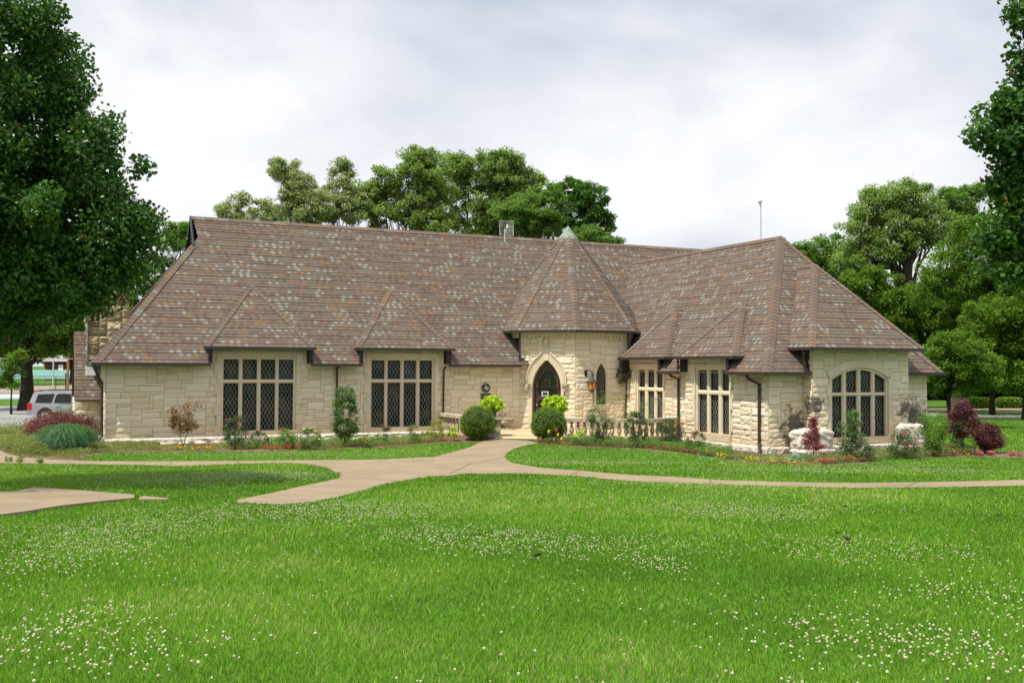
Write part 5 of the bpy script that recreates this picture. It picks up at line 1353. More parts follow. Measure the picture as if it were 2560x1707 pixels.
# small garden plants -------------------------------------------------------
def shrub(name, label, px, py, w, h, lm, n, ls, seed, shape='round', flowers=None, group=None, cat='shrub', stems=6, dy=0.25, gap=.0, fsize=.045, droop=0, up=.35, asp=.55, low=.15, pts=None):
    """w,h in photo pixels; stands where pixel (px,py) meets the ground"""
    g = gp(px, py); x, y = g[0], g[1] + dy * 0; k = y / FPX; W_, H_ = w * k / 2, h * k; r = np.random.default_rng(seed); rr = random.Random(seed)
    root = empty(name, (x, y, float(terr(x, y))), label, cat, group)
    n = int(n * 1.7); ncl = max(8, int(n / 60)); C = []
    while len(C) < ncl:
        z = rr.uniform(low, 1); a = rr.uniform(0, 6.283)
        if shape == 'round': R_ = math.sqrt(max(.05, 1 - (2 * z - 1.05) ** 2))
        elif shape == 'column': R_ = min(1, .55 + .9 * (1 - z)) * (1 if z > .25 else .6)
        elif shape == 'vase': R_ = .25 + .75 * z ** .8 * (1 if z < .8 else .85)
        elif shape == 'cone': R_ = 1.15 * (1 - z) + .12
        elif shape == 'umbrella': R_ = .2 + .8 * math.sin(min(1, z * 1.1) * math.pi) ** .7 if z > .4 else .25
        q = rr.uniform(.15, 1) ** .5 * R_; C.append((q * math.cos(a) * W_, q * math.sin(a) * W_ * .8, z * H_ * .97))
    C = np.array(C); kk = max(1, n // ncl); cr_ = min(W_, H_) * .24
    P = (C[:, None, :] + r.normal(size=(ncl, kk, 3)) * np.array([cr_, cr_, cr_ * .8]) * .62).reshape(-1, 3); P = P[P[:, 2] > .01]
    cb = np.repeat(r.uniform(.2, .8, ncl), kk)[:len(P)]
    link_mesh('foliage', fastmesh('foliage', leaves(P, ls, r, up, droop=droop, asp=asp), 4, tintn(len(P), r, cb, .2)), lm, root)
    m = MB()
    for i in range(stems):
        c = C[rr.randrange(ncl)]; b0 = (rr.uniform(-.08, .08) * W_, rr.uniform(-.08, .08) * W_, 0)
        m.tube([b0, (c[0] * .35, c[1] * .35, c[2] * .45), tuple(c)], [.013 if H_ > .9 else .009, .008 if H_ > .9 else .006, .003], 5, cap=False)
    m.build('stem', M_bark if stems < 6 or H_ > .8 else M_stem, root)
    if flowers:
        fm, nf = flowers
        proto = None
        for i in range(nf):
            c = C[np.argsort(-C[:, 2] + C[:, 1] * .5 + r.normal(0, .3 * H_, ncl))[i % ncl]]
            pos = (c[0] * 1.1, c[1] * 1.1 - W_ * .25, c[2] + .05)
            if proto is None:
                f = MB()
                for q in range(7):
                    a = q * 2.4; e = fsize * (.5 + q * .07); f.blob((e * .5 * math.cos(a), e * .5 * math.sin(a), fsize * (.3 - q * .04)), (fsize * .5, fsize * .5, fsize * .35), 4, 6, .2, seed=q)
                proto = f.build('flower', fm, root, loc=pos)
            else:
                o = proto.copy(); COL.objects.link(o); o.parent = root; o.location = pos; o.rotation_euler = (0, 0, i)
    return root
shrub('young_maple', 'small thin maple with bronze-red leaves against the front wall, left of the first big window', 459, 1120, 92, 112, M_bronze, 900, .085, 71, 'vase', stems=4, cat='tree', low=.38)
shrub('holly_shrub', 'upright glossy green shrub growing beside the downspout between the two big windows', 862, 1117, 66, 150, M_holly, 4200, .065, 72, 'column', stems=5)
RG = 'rose bushes in the flower beds'
shrub('rose_bush', 'tallest rose bush with red blooms under the left light of the first big window', 588, 1124, 62, 82, M_rose, 1500, .055, 73, flowers=(M_red, 8), group=RG)
shrub('rose_bush', 'low sparse rose bush under the middle of the first big window', 650, 1120, 55, 42, M_rose, 700, .05, 74, flowers=(M_pink, 3), group=RG)
shrub('rose_bush', 'grassy rose bush with few red blooms under the right end of the first big window', 715, 1122, 60, 50, M_mid, 1000, .05, 75, flowers=(M_red, 4), group=RG)
shrub('lantana_shrub', 'bright green bush with small yellow flowers right of the first big window', 775, 1124, 62, 52, M_holly, 1300, .05, 76, flowers=(M_yelf, 6), cat='shrub')
shrub('marigold_clump', 'low clump of orange marigolds between the holly shrub and the second big window', 920, 1119, 48, 26, M_mid, 700, .04, 77, flowers=(M_orf, 10), cat='flowers', fsize=.03)
shrub('rose_bush', 'thin rose bush with red blooms under the second big window', 960, 1110, 40, 46, M_rose, 500, .05, 78, flowers=(M_red, 4), group=RG)
shrub('rose_bush', 'sparse rose bush under the third light of the second big window', 1036, 1108, 48, 44, M_mid, 600, .05, 79, flowers=(M_red, 3), group=RG)
shrub('yellow_leaf_shrub', 'yellow-green shrub at the right end of the second big window', 1090, 1103, 50, 52, M_yel, 800, .05, 80, cat='shrub')
shrub('lime_coleus', 'small lime coleus clump left of the left boxwood', 1134, 1103, 34, 36, M_lime, 260, .085, 81, cat='plant', group='lime coleus clumps in the beds')
shrub('lime_coleus', 'small lime coleus clump at the foot of the balustrade', 1447, 1110, 38, 34, M_lime, 300, .085, 82, cat='plant', group='lime coleus clumps in the beds')
shrub('rose_bush', 'tall airy climbing rose before the balustrade, nearest the entrance', 1497, 1113, 66, 92, M_rose, 1700, .05, 83, 'vase', group=RG, low=.1)
shrub('rose_bush', 'tall airy rose sprays above the balustrade near the lancet window', 1515, 1112, 110, 140, M_oak, 520, .045, 84, 'vase', group=RG, low=.35)
shrub('rose_bush', 'dense green rose bush in front of the middle of the balustrade', 1592, 1118, 58, 88, M_rose, 1700, .055, 85, group=RG)
shrub('rose_bush', 'thin arching rose sprays rising in front of the six-light window', 1605, 1116, 110, 132, M_oak, 420, .045, 86, 'vase', group=RG, low=.4)
shrub('rose_bush', 'dark rose bush with red blooms at the right end of the balustrade', 1676, 1122, 66, 76, M_rose, 2200, .05, 87, flowers=(M_red, 4), group=RG)
shrub('rose_bush', 'low rose bush with two red blooms under the sunlit wing window', 1738, 1130, 50, 50, M_rose, 1100, .05, 88, flowers=(M_red, 3), group=RG)
shrub('red_maple', 'little crimson Japanese maple in front of the left stone buttress', 2033, 1154, 60, 110, M_redlf, 1900, .05, 89, 'cone', stems=4, cat='tree', low=.28)
shrub('crape_myrtle', 'tall upright green shrub in front of the arched window', 2128, 1152, 62, 128, M_holly, 1700, .055, 90, 'column', stems=5)
shrub('crape_myrtle', 'leafy lower growth at the foot of the arched window shrub', 2140, 1152, 90, 60, M_rose, 1500, .05, 91, stems=5)
shrub('rose_bush', 'rose bush with red blooms in front of the right stone buttress', 2255, 1146, 78, 62, M_rose, 1900, .05, 92, flowers=(M_red, 5), group=RG)
shrub('rose_bush', 'broad green bush at the right corner of the building', 2334, 1142, 76, 108, M_mid, 2300, .06, 93, 'vase', group=RG, stems=8)
shrub('green_shrub', 'loose green bush behind the purple-leaved tree', 2385, 1126, 66, 90, M_holly, 1300, .06, 94, 'vase', stems=8)
shrub('purple_leaf_tree', 'small tree with spreading dark purple-red leaves right of the building', 2408, 1136, 96, 132, M_purple, 3800, .07, 95, 'umbrella', stems=8, cat='tree', low=.36, up=1.2)
shrub('dark_red_bush', 'rounded dark burgundy bush at the right end of the bed', 2472, 1132, 72, 70, M_purple, 4200, .06, 96, stems=8, low=.05)
shrub('low_juniper', 'low dark green mound under the purple-leaved tree', 2400, 1128, 52, 20, M_dark, 900, .05, 97, low=.0)
shrub('seedling_maple', 'small leafy weed at the foot of the first big window', 630, 1124, 26, 22, M_mid, 160, .05, 98, cat='plant')

# ornamental grass mound and barberry at the left corner
g_ = gp(168, 1130); r = np.random.default_rng(8)
root = empty('ornamental_grass', (g_[0], g_[1], float(terr(*g_))), 'big arching mound of green ornamental grass at the left corner of the building', 'plant')
n = 5200; a = r.uniform(0, 2 * np.pi, n); r0 = r.uniform(0, .45, n); ra = r.uniform(.15, .85, n) ** .8; Hh = r.uniform(.45, 1.0, n) * (1.05 - .35 * ra); k_ = r.uniform(.5, .98, n); da = r.normal(0, .35, n)
segs = 6; q = []
w0 = r.uniform(.007, .014, n)
for s in range(segs):
    for e, (u_) in enumerate((s / segs, (s + 1) / segs)):
        rho = r0 + ra * u_; aa = a + da * u_; x = np.cos(aa) * rho * 1.05; y = np.sin(aa) * rho * .85; z = Hh * np.sin(np.pi * k_ * u_ ** .85) + .02
        ww2 = w0 * (1 - u_ * .85); px_, py_ = -np.sin(a) * ww2, np.cos(a) * ww2
        q.append((np.stack([x - px_, y - py_, np.maximum(z, .02)], 1), np.stack([x + px_, y + py_, np.maximum(z, .02)], 1)))
V = []
for s in range(segs):
    (A0, B0), (A1, B1) = q[2 * s], q[2 * s + 1]; V.append(np.stack([A0, B0, B1, A1], 1))
V = np.concatenate(V, 0).reshape(-1, 3)
link_mesh('grass_blades', fastmesh('grass_blades', V, 4, np.tile(r.uniform(.1, .85, n), segs)), M_og, root)
shrub('barberry_hedge', 'purple-red barberry hedge behind the ornamental grass', 150, 1102, 160, 62, M_barb, 15000, .07, 101, low=.0, stems=10, cat='hedge')
shrub('grassy_plume', 'light green grassy plume above the barberry hedge', 165, 1078, 70, 62, M_og, 900, .10, 102, 'vase', cat='plant', asp=.15)

# ground cover and mixed low flowers in the beds (nobody could count these)
def scatter_poly(poly, n, r):
    xs = [p[0] for p in poly]; ys = [p[1] for p in poly]; P = np.zeros((0, 2))
    while len(P) < n:
        c = np.stack([r.uniform(min(xs), max(xs), n * 2), r.uniform(min(ys), max(ys), n * 2)], 1); c = c[inpoly(c[:, 0], c[:, 1], poly)]; P = np.concatenate([P, c])
    return P[:n]
def cover(name, poly, n, h, ls, lm, seed, mound=.5, asp=.5):
    r = np.random.default_rng(seed); P = scatter_poly(poly, n, r)
    hn = np.array([mnoise.noise(Vector((x * 1.3, y * 1.3, seed))) for x, y in P]) * .5 + .5
    z = terr(P[:, 0], P[:, 1]) + r.uniform(.02, 1, n) ** .7 * h * (.35 + hn * mound * 2)
    C = np.stack([P[:, 0], P[:, 1], z], 1)
    tb = np.array([mnoise.noise(Vector((x * .9 + 9, y * .9, seed))) for x, y in P]) * .6 + .5
    return tag(link_mesh(name, fastmesh(name, leaves(C, ls, r, .5, asp=asp), 4, tintn(n, r, tb, .2)), lm), 'mixed low ground cover plants in the beds', None, None, 'stuff')
cover('ground_cover', G((-100, 1092), (0, 1126), (30, 1136), (80, 1142), (120, 1144), (120, 1120), (100, 1100), (60, 1084), (10, 1086)), 26000, .42, .055, M_cover, 1)
cover('ground_cover', G((100, 1142), (195, 1149), (240, 1134), (330, 1128), (400, 1127), (400, 1114), (270, 1112), (140, 1124)), 13000, .22, .06, M_cover, 2, asp=.3)
cover('ground_cover', G((400, 1127), (540, 1126), (800, 1121), (940, 1116), (1100, 1107), (1100, 1101), (800, 1112), (400, 1118)), 6500, .16, .06, M_cover, 3, asp=.35)
cover('ground_cover', G((1340, 1110), (1420, 1115), (1520, 1119), (1610, 1122), (1720, 1134), (1830, 1151), (1830, 1138), (1700, 1118), (1500, 1108), (1345, 1104)), 11000, .26, .06, M_cover, 4, asp=.3)
cover('ground_cover', G((1740, 1136), (1830, 1151), (1960, 1160), (1960, 1150), (1830, 1136)), 4200, .16, .06, M_cover, 5, asp=.4)
cover('ground_cover', G((2060, 1163), (2180, 1155), (2320, 1142), (2320, 1132), (2160, 1146), (2060, 1154)), 3000, .16, .05, M_mid, 6, asp=.4)

cover('ground_cover', G((560, 1126), (800, 1122), (960, 1115), (1110, 1105), (1110, 1094), (900, 1104), (560, 1116)), 11000, .34, .075, M_mid, 13, asp=.22)
cover('ground_cover', G((1420, 1114), (1620, 1122), (1830, 1149), (1830, 1136), (1640, 1112), (1420, 1102)), 13000, .38, .075, M_mid, 14, asp=.22)
cover('ground_cover', G((1930, 1159), (2065, 1163), (2230, 1148), (2440, 1139), (2440, 1128), (2230, 1132), (2060, 1148)), 10000, .30, .07, M_cover, 15, asp=.25)
# begonias and other bedding flowers, each one a clump of its own
def flower_proto(name, fm, lm, seed, spread=.10, nfl=16, nlf=30, fs=.022, tall=.14):
    r = np.random.default_rng(seed); root = bpy.data.objects.new(name, None); root.empty_display_size = .1
    P = r.normal(size=(nlf, 3)) * np.array([spread * .7, spread * .7, tall * .3]) + np.array([0, 0, tall * .4]); P[:, 2] = np.abs(P[:, 2])
    lf = link_mesh('foliage', fastmesh('foliage', leaves(P, .06, r, .8), 4, tintn(nlf, r)), lm, root)
    m = MB()
    for i in range(nfl):
        p = (r.normal() * spread * .65, r.normal() * spread * .65, tall * (.7 + .4 * r.random())); m.blob(p, (fs, fs, fs * .7), 4, 6, .3, seed=i)
    fl_ = m.build('blossoms', fm, root); return root, [lf, fl_]
PR = {'red': flower_proto('begonia', M_red, M_bronze, 1, .10, 12, 34, .02, .13), 'pink': flower_proto('begonia', M_pink, M_bronze, 2, .09, 8, 34, .018, .12), 'yellow': flower_proto('pansy', M_yelf, M_yel, 3, .10, 4, 40, .014, .13), 'violet': flower_proto('pansy', M_purf, M_mid, 4, .10, 6, 30, .02, .16), 'white': flower_proto('pansy', M_whf, M_mid, 5, .07, 7, 24, .018, .10), 'orange': flower_proto('pansy', M_orf, M_mid, 6, .07, 8, 24, .018, .10)}
def flower(kind, px, py, label, group, s=1.0):
    root, ch = PR[kind]; g = gp(px, py); o = root.copy(); COL.objects.link(o); o.location = (g[0], g[1], float(terr(*g))); o.rotation_euler = (0, 0, rnd.uniform(0, 6)); o.scale = (s, s, s)
    tag(o, label, 'flowers', group)
    for c in ch: d = c.copy(); COL.objects.link(d); d.parent = o
beds = [
 ('red', [(663, 1125), (678, 1127), (695, 1126), (722, 1125), (729, 1123), (748, 1124), (754, 1125), (764, 1124)], 'red begonia clump at the bed edge below the first big window', 'red begonias below the first big window', 1.15),
 ('red', [(995, 1110), (1023, 1108), (1027, 1107), (1052, 1107), (1068, 1107), (1082, 1106), (1106, 1105)], 'red begonia clump at the bed edge below the second big window', 'red begonias below the second big window', 1.1),
 ('red', [(1632, 1124), (1663, 1126), (1668, 1126), (1683, 1128), (1690, 1129)], 'red begonia clump at the bed edge in front of the balustrade end', 'red begonias in front of the balustrade end', 1.1),
 ('pink', [(1713, 1133), (1718, 1132), (1735, 1136)], 'pink and white begonia clump at the bed edge before the sunlit window', 'pink begonias before the sunlit window', 1.2),
 ('red', [(2062, 1162), (2068, 1161)], 'bright red begonia clump below the left buttress', 'red begonias below the left buttress', 1.2),
 ('pink', [(2084, 1160), (2092, 1159), (2110, 1157), (2117, 1157), (2132, 1157), (2156, 1156), (2175, 1154)], 'pink begonia clump at the bed edge below the arched window', 'pink begonias below the arched window', 1.2),
 ('pink', [(2448, 1141), (2456, 1141), (2478, 1140), (2484, 1140), (2527, 1141), (2534, 1140), (2550, 1142), (2386, 1140)], 'pink begonia clump at the bed edge right of the building', 'pink begonias at the right end of the bed', 1.15),
 ('yellow', [(1795, 1146), (1802, 1147), (1815, 1149), (1822, 1147), (1873, 1155), (1880, 1156), (1893, 1157), (1930, 1160), (1962, 1161), (1985, 1162), (2010, 1162), (2040, 1162), (1770, 1141)], 'yellow pansy clump in the bed below the wing corner', 'yellow pansies below the wing corner', 1.2),
 ('yellow', [(420, 1125), (440, 1126), (480, 1127), (458, 1126), (520, 1127)], 'yellow pansy clump in the bed near the little maple', 'yellow pansies near the little maple', 1.0),
 ('orange', [(448, 1126), (516, 1126), (530, 1126), (495, 1127), (2420, 1141), (2343, 1143)], 'orange flower clump at the bed edge', 'orange flowers at the bed edge', 1.0),
 ('violet', [(1455, 1113), (1465, 1114), (1480, 1116), (1678, 1112), (1700, 1117), (1765, 1128), (1773, 1130), (1448, 1112)], 'violet pansy clump in the bed along the balustrade', 'violet pansies along the balustrade', 1.1),
 ('violet', [(24, 1120), (56, 1132), (76, 1120), (18, 1107), (2297, 1131), (2329, 1143)], 'violet flower in the low planting at the end of the bed', 'violet flowers at the bed ends', 1.0),
 ('white', [(1757, 1136), (1768, 1134), (1782, 1138), (2230, 1146)], 'white pansy clump in the bed before the wing', 'white pansies before the wing', 1.0),
 ('orange', [(1345, 1108), (1425, 1114), (1440, 1113), (1410, 1113)], 'small orange flower clump near the right boxwood', 'orange flowers near the right boxwood', .9)]
for kind, pts, lab, grp, s in beds:
    for p in pts: flower(kind, p[0], p[1] - 1, lab, grp, s * rnd.uniform(.8, 1.2))
for root_, ch in PR.values():
    for c in ch: bpy.data.objects.remove(c)
    bpy.data.objects.remove(root_)
# tall snapdragons in front of the right boxwood
for i, (px, h, mt) in enumerate([(1372, 34, M_yelf), (1391, 36, M_red), (1395, 26, M_yelf), (1351, 16, M_pink), (1385, 14, M_pink), (1404, 16, M_yelf)]):
    g = gp(px, 1111); k = g[1] / FPX; o = empty('tall_flower', (g[0], g[1], float(terr(*g))), ['tall yellow bloom left in front of the right boxwood', 'tallest red bloom in front of the right boxwood', 'yellow spike right in front of the right boxwood', 'short pink bloom at the left foot of the right boxwood', 'short pink bloom at the middle foot of the right boxwood', 'short yellow bloom at the right foot of the right boxwood'][i], 'flower', 'tall flowers before the right boxwood')
    m = MB(); m.tube([(0, 0, 0), (.01, 0, h * k)], .006, 5); 
    for q in range(4): m.poly([(0, 0, h * k * .2 * q), (.05 * (-1) ** q, .0, h * k * (.2 * q + .12)), (.02 * (-1) ** q, .01, h * k * (.2 * q + .2))])
    m.build('stem', M_stem, o)
    m = MB()
    for q in range(5): m.blob((.012 * math.cos(q * 2), .012 * math.sin(q * 2), h * k + .02 - q * .022), (.03, .03, .02), 4, 6, .2)
    m.build('blossom', mt, o)
# path-side weeds at far left
for i, (px, py, w, h) in enumerate([(20, 1156, 24, 14), (50, 1158, 30, 20), (98, 1160, 26, 16)]):
    shrub('weed_clump', ['small green weed at the left edge of the path', 'green weed clump with yellow flowers beside the path', 'small spiky weed beside the path, right of the others'][i], px, py, w, h, M_cover, 200, .06, 110 + i, 'vase', flowers=(M_yelf, 2) if i == 1 else None, cat='plant', asp=.2, group='weeds beside the path', fsize=.02)

# garden hose coil, spotlight, white card
g = gp(2000, 1152); o = empty('garden_hose', (g[0], g[1], float(terr(*g)) + .03), 'teal garden hose lying in a loose coil at the foot of the wing corner', 'hose')
for q in range(1):
    m = MB(); P = []
    for i in range(150):
        a = i * .26; rr_ = .28 + .05 * math.sin(i * .37); P.append((rr_ * 1.25 * math.cos(a) + .05 * math.sin(i * .11), rr_ * .6 * math.sin(a), .02 + .0009 * i + .012 * math.sin(i * .9)))
    P += [(.45, .0, .10), (.55, -.05, .02), (.62, .02, .01)]
    m.tube(P, .016, 6); m.build('coil', plain('teal_hose', (.02, .36, .27), .4, .5, .1), o)
m = MB(); P = [(-.30 - .09 * i, .03 * math.sin(i * .9) + .012 * i, .03 + .10 * math.exp(-((i - 6) / 1.2) ** 2)) for i in range(32)]; m.tube(P, .014, 6); m.build('loose_end', MATS['teal_hose'], o)
g = gp(2192, 1146); o = empty('garden_spotlight', (g[0], g[1], float(terr(*g))), 'small white spotlight lying in the bed below the arched window', 'spotlight')
m = MB(); m.tube([(0, 0, .0), (0, 0, .08)], .02, 6); m.build('stake', M_black, o)
m = MB(); m.tube([(-.16, 0, .16), (-.02, 0, .08), (.03, 0, .05)], [.055, .05, .03], 10); m.build('head', M_white, o)
g = atY(1229, 1036, 38.2); o = empty('white_card', (g[0], g[1], .10), 'small white sign card on a stake behind the left boxwood', 'sign')
m = MB(); m.box(-.01, -.005, 0, .01, .005, .70); m.build('stake', M_galv, o); m = MB(); m.box(-.075, -.015, .70, .075, -.005, .94); m.build('card', M_white, o)

# ------------------------------------------------------------------ lawn grass and clover
ISL = G(*(island_r[:-1] + [(-120, 1152), (-120, 1235), (0, 1235), (38, 1234), (92, 1223), (344, 1243), (432, 1250), (593, 1250)]))
allpaths = [PATH, SLAB, SLAB2, BEDL, BEDR, DECKW, [(-.9, 38.9), (-.8, 37.7), (1.15, 37.5), (1.5, 38.8)]]
foot = [bw(0, 0), bw(20.8, 0), bw(20.8, -11.3), bw(22.3, -11.8), bw(26.9, -11.8), bw(28.4, -11.3), bw(35, 9), bw(-1, 9), bw(-1, 2.6)]
def lawn_ok(x, y):
    ok = np.ones(len(x), bool)
    xj = x + .05 * np.sin(y * 9 + x * 4) + .03 * np.sin(x * 23); yj = y + .05 * np.sin(x * 8.3 + 1) + .035 * np.sin(x * 31 + y * 5)
    for p in allpaths + [foot]: ok &= ~inpoly(xj, yj, p)
    return ok
def fbm(x, y, s, seed):
    out = np.zeros(len(x)); r = np.random.default_rng(seed)
    for k in range(5):
        for _ in range(3):
            a = r.uniform(0, 2 * np.pi); f = s * 1.7 ** k * r.uniform(.8, 1.25); out += np.sin((x * np.cos(a) + y * np.sin(a)) * f + r.uniform(0, 6.28)) * .72 ** k
    return out / 3.2
V, T = [], []
for (y0, y1, dens, wd, ht) in ((4.2, 7, 4600, .0036, .050), (7, 10, 2900, .0048, .052), (10, 15, 1350, .0074, .053), (15, 22, 620, .011, .056), (22, 30, 320, .016, .06), (30, 42, 180, .022, .055), (42, 66, 60, .036, .06)):
    area = .74 * (y1 ** 2 - y0 ** 2); n = int(area * dens); r = rng
    y = np.sqrt(r.uniform(y0 ** 2, y1 ** 2, n)); x = r.uniform(-.74, .74, n) * y
    ok = lawn_ok(x, y); x, y = x[ok], y[ok]; n = len(x)
    z = terr(x, y) - .005; a = r.uniform(0, 2 * np.pi, n); w = wd * r.uniform(.6, 1.4, n); pn = fbm(x, y, 1.1, 3)
    h = ht * r.uniform(.45, 1.15, n) * (1 + .16 * pn); la = r.uniform(0, 2 * np.pi, n); ln = h * r.uniform(.1, .85, n)
    p0 = np.stack([x - np.cos(a) * w, y - np.sin(a) * w, z], 1); p1 = np.stack([x + np.cos(a) * w, y + np.sin(a) * w, z], 1)
    p2 = np.stack([x + np.cos(la) * ln, y + np.sin(la) * ln, z + h], 1)
    V.append(np.stack([p0, p1, p2], 1).reshape(-1, 3)); T.append(np.clip(.44 + .17 * pn + .22 * fbm(x, y, .35, 8) - .10 * fbm(x, y, 3.1, 12) + r.normal(0, .30, n), 0, 1))
tag(link_mesh('grass', fastmesh('grass', np.concatenate(V), 3, np.concatenate(T)), M_grass), 'bright green mown lawn grass', None, None, 'stuff')
# clover heads
V = []; TC = []
def clover_head():
    c6 = [(math.cos(k * math.pi / 3), math.sin(k * math.pi / 3)) for k in range(6)]
    up_ = [(.72 * a, .72 * b_, .62) for a, b_ in c6]; lo_ = [(.95 * a, .95 * b_, -.12) for a, b_ in c6]; T_ = (0, 0, .95); B_ = (0, 0, -.75); out = []; tt = []
    for k in range(6):
        k2 = (k + 1) % 6; out += [T_, up_[k], up_[k2], up_[k], lo_[k], up_[k2], up_[k2], lo_[k], lo_[k2], lo_[k], B_, lo_[k2]]; tt += [1, .85, .8, .1]
    return np.array(out, float), np.array(tt)
CH, CHT = clover_head()
def patch(x, y):
    """clover density: drifts placed where the photograph shows them"""
    d = 12 * np.clip(fbm(x, y, .55, 21) + .05, 0, 1) ** 1.3 + 4 + 20 * np.clip(fbm(x, y, 1.6, 29), 0, 1) ** 2
    for (px, py, rx, ry, k) in PATCHES:
        d += k * np.exp(-(((x - px) / rx) ** 2 + ((y - py) / ry) ** 2) ** 1.5)
    for (px, py, rx, ry, k) in BARE: d *= 1 - k * np.exp(-(((x - px) / rx) ** 2 + ((y - py) / ry) ** 2))
    return d
def PP(px, py, wpx, hy, k): g = gp(px, py); return (g[0], g[1], wpx * g[1] / FPX, hy, k)
PATCHES = [PP(150, 1400, 190, 1.3, 170), PP(300, 1330, 240, 1.6, 170), PP(800, 1285, 300, 1.6, 170), PP(120, 1590, 180, .7, 202), PP(350, 1640, 200, .5, 155), PP(1150, 1345, 170, .8, 249), PP(1400, 1370, 330, 1.0, 140), PP(1650, 1420, 80, .6, 155), PP(1850, 1285, 200, 1.2, 118), PP(2150, 1390, 260, 1.0, 108), PP(2150, 1600, 260, .7, 140), PP(2400, 1650, 200, .5, 140), PP(2450, 1500, 200, .7, 108), PP(500, 1200, 260, 2.2, 124), PP(650, 1190, 150, 1.5, 124), PP(600, 1138, 350, .8, 66), PP(2100, 1180, 400, 1.2, 76), PP(1500, 1160, 200, 1.2, 55), PP(1600, 1215, 350, .8, 55)]
BARE = [PP(1250, 1600, 420, 1.1, .85), PP(900, 1480, 330, 1.6, .75), PP(1000, 1240, 120, 1.0, .6), PP(2300, 1250, 200, 1.5, .6)]
for (y0, y1, rs) in ((4.2, 9, .0088), (9, 16, .0078), (16, 26, .0082), (26, 38, .0095)):
    n = int(.62 * (y1 ** 2 - y0 ** 2) * 200); r = rng; y = np.sqrt(r.uniform(y0 ** 2, y1 ** 2, n)); x = r.uniform(-.62, .62, n) * y
    ok = lawn_ok(x, y) & (r.random(n) < patch(x, y) / 200); x, y = x[ok], y[ok]; n = len(x); z = terr(x, y) + r.uniform(.036, .070, n); s = rs * r.uniform(.7, 1.25, n)
    v = CH[None] * s[:, None, None] + np.stack([x, y, z], 1)[:, None, :]
    V.append(v.reshape(-1, 3)); TC.append((CHT[None] * r.uniform(.55, 1.0, n)[:, None]).ravel())
tag(link_mesh('clover_flowers', fastmesh('clover_flowers', np.concatenate(V), 3, np.concatenate(TC)), M_clover), 'small white clover blossoms dotting the lawn', None, None, 'stuff')
# dry leaves lying on the lawn
for i, (px, py) in enumerate([(2095, 1345), (2112, 1355), (2120, 1360), (1345, 1345 + 60), (2100, 1293), (2110, 1276), (1955, 1300), (2495, 1300), (1780, 1310)]):
    g = gp(px, py); z = float(terr(*g)) + .055; m = MB(); s = .05
    for q in range(3): m.poly([(rnd.uniform(-s, s), rnd.uniform(-s, s), rnd.uniform(-.01, .03)) for _ in range(4)])
    tag(m.build('dry_leaf', M_barkd, None, (g[0], g[1], z)), 'dark curled dry leaf lying on the mown lawn', 'leaf', 'dry leaves on the lawn')

# ================================================================== FAR LEFT BACKGROUND
# silver SUV
def P_(x, y, z): return (x, y, z)
sg_ = gp(88, 1050); sv = atY(92, 1050, 61); sz = float(terr(sv[0] + 2, 61))
suv = empty('parked_suv', (sv[0] + 2.45, 61, sz), 'silver sport utility vehicle parked behind the left end of the building', 'car', rz=R(4))
M_car = plain('silver_paint', (.34, .34, .35), .25, .6, .05, 1, metal=.4); M_tail = plain('red_tail_light', (.42, .01, .01), .25, .6, .1); M_tyre = plain('tyre_rubber', (.02, .02, .02), .8)
side = [(-2.50, .55), (-2.53, .95), (-2.46, 1.18), (-2.28, 1.78), (-2.10, 1.88), (-.9, 1.93), (.55, 1.88), (1.25, 1.28), (2.35, 1.12), (2.52, .9), (2.52, .45), (1.95, .42), (-1.95, .42)]
m = MB(); hw = .98
def wy(z): return hw - max(0, z - 1.15) * .22
for i in range(len(side)):
    a, b_ = side[i], side[(i + 1) % len(side)]; m.poly([(a[0], -wy(a[1]), a[1]), (b_[0], -wy(b_[1]), b_[1]), (b_[0], wy(b_[1]), b_[1]), (a[0], wy(a[1]), a[1])])
for s in (-1, 1): m.poly([(x, s * wy(z), z) for x, z in side])
body = m.build('body', M_car, suv)
for s in (-1,):
    for wn_, pts in (('side_window', [(-2.12, 1.22), (-1.98, 1.72), (-1.02, 1.76), (-1.18, 1.22)]), ('side_window', [(-1.02, 1.22), (-.92, 1.66), (-.80, 1.75), (-.05, 1.75), (-.05, 1.22)]), ('side_window', [(.05, 1.22), (.05, 1.74), (.42, 1.72), (1.0, 1.25)])):
        m = MB(); m.poly([(x, s * (wy(z) + .012), z) for x, z in pts]); m.build(wn_, M_dglass, suv)
m = MB(); m.poly([(-2.50, -.78, 1.22), (-2.50, .78, 1.22), (-2.33, .72, 1.74), (-2.33, -.72, 1.74)]); m.build('rear_window', M_dglass, suv)
for s in (-1, 1):
    m = MB(); m.box(-2.56, s * .99 - (.14 if s > 0 else 0), .78, -2.30, s * .99 + (.14 if s < 0 else 0), 1.20)
    for z in (.88, 1.0, 1.12): m.blob((-2.45, s * 1.0, z), (.05, .02, .04), 4, 8, 0)
    m.build('tail_light', M_tail, suv)
m = MB(); m.box(-2.62, -.95, .48, -2.40, .95, .76); m.build('bumper', M_car, suv)
m = MB(); m.tube([(-2.0, -.75, 1.96), (.5, -.75, 1.98)], .03, 6); m.tube([(-2.0, .75, 1.96), (.5, .75, 1.98)], .03, 6); m.build('roof_rack', M_black, suv)
m = MB(); m.box(-2.35, -.6, 1.86, -2.2, .6, 1.94); m.build('spoiler', M_tail, suv)
m = MB(); m.box(-.9, -1.02, 1.05, -.62, -.985, 1.10); m.build('door_handle', M_galv, suv)
m = MB(); m.box(-1.0, -1.0, .70, 1.4, -.98, .73); m.build('side_moulding', M_galv, suv)
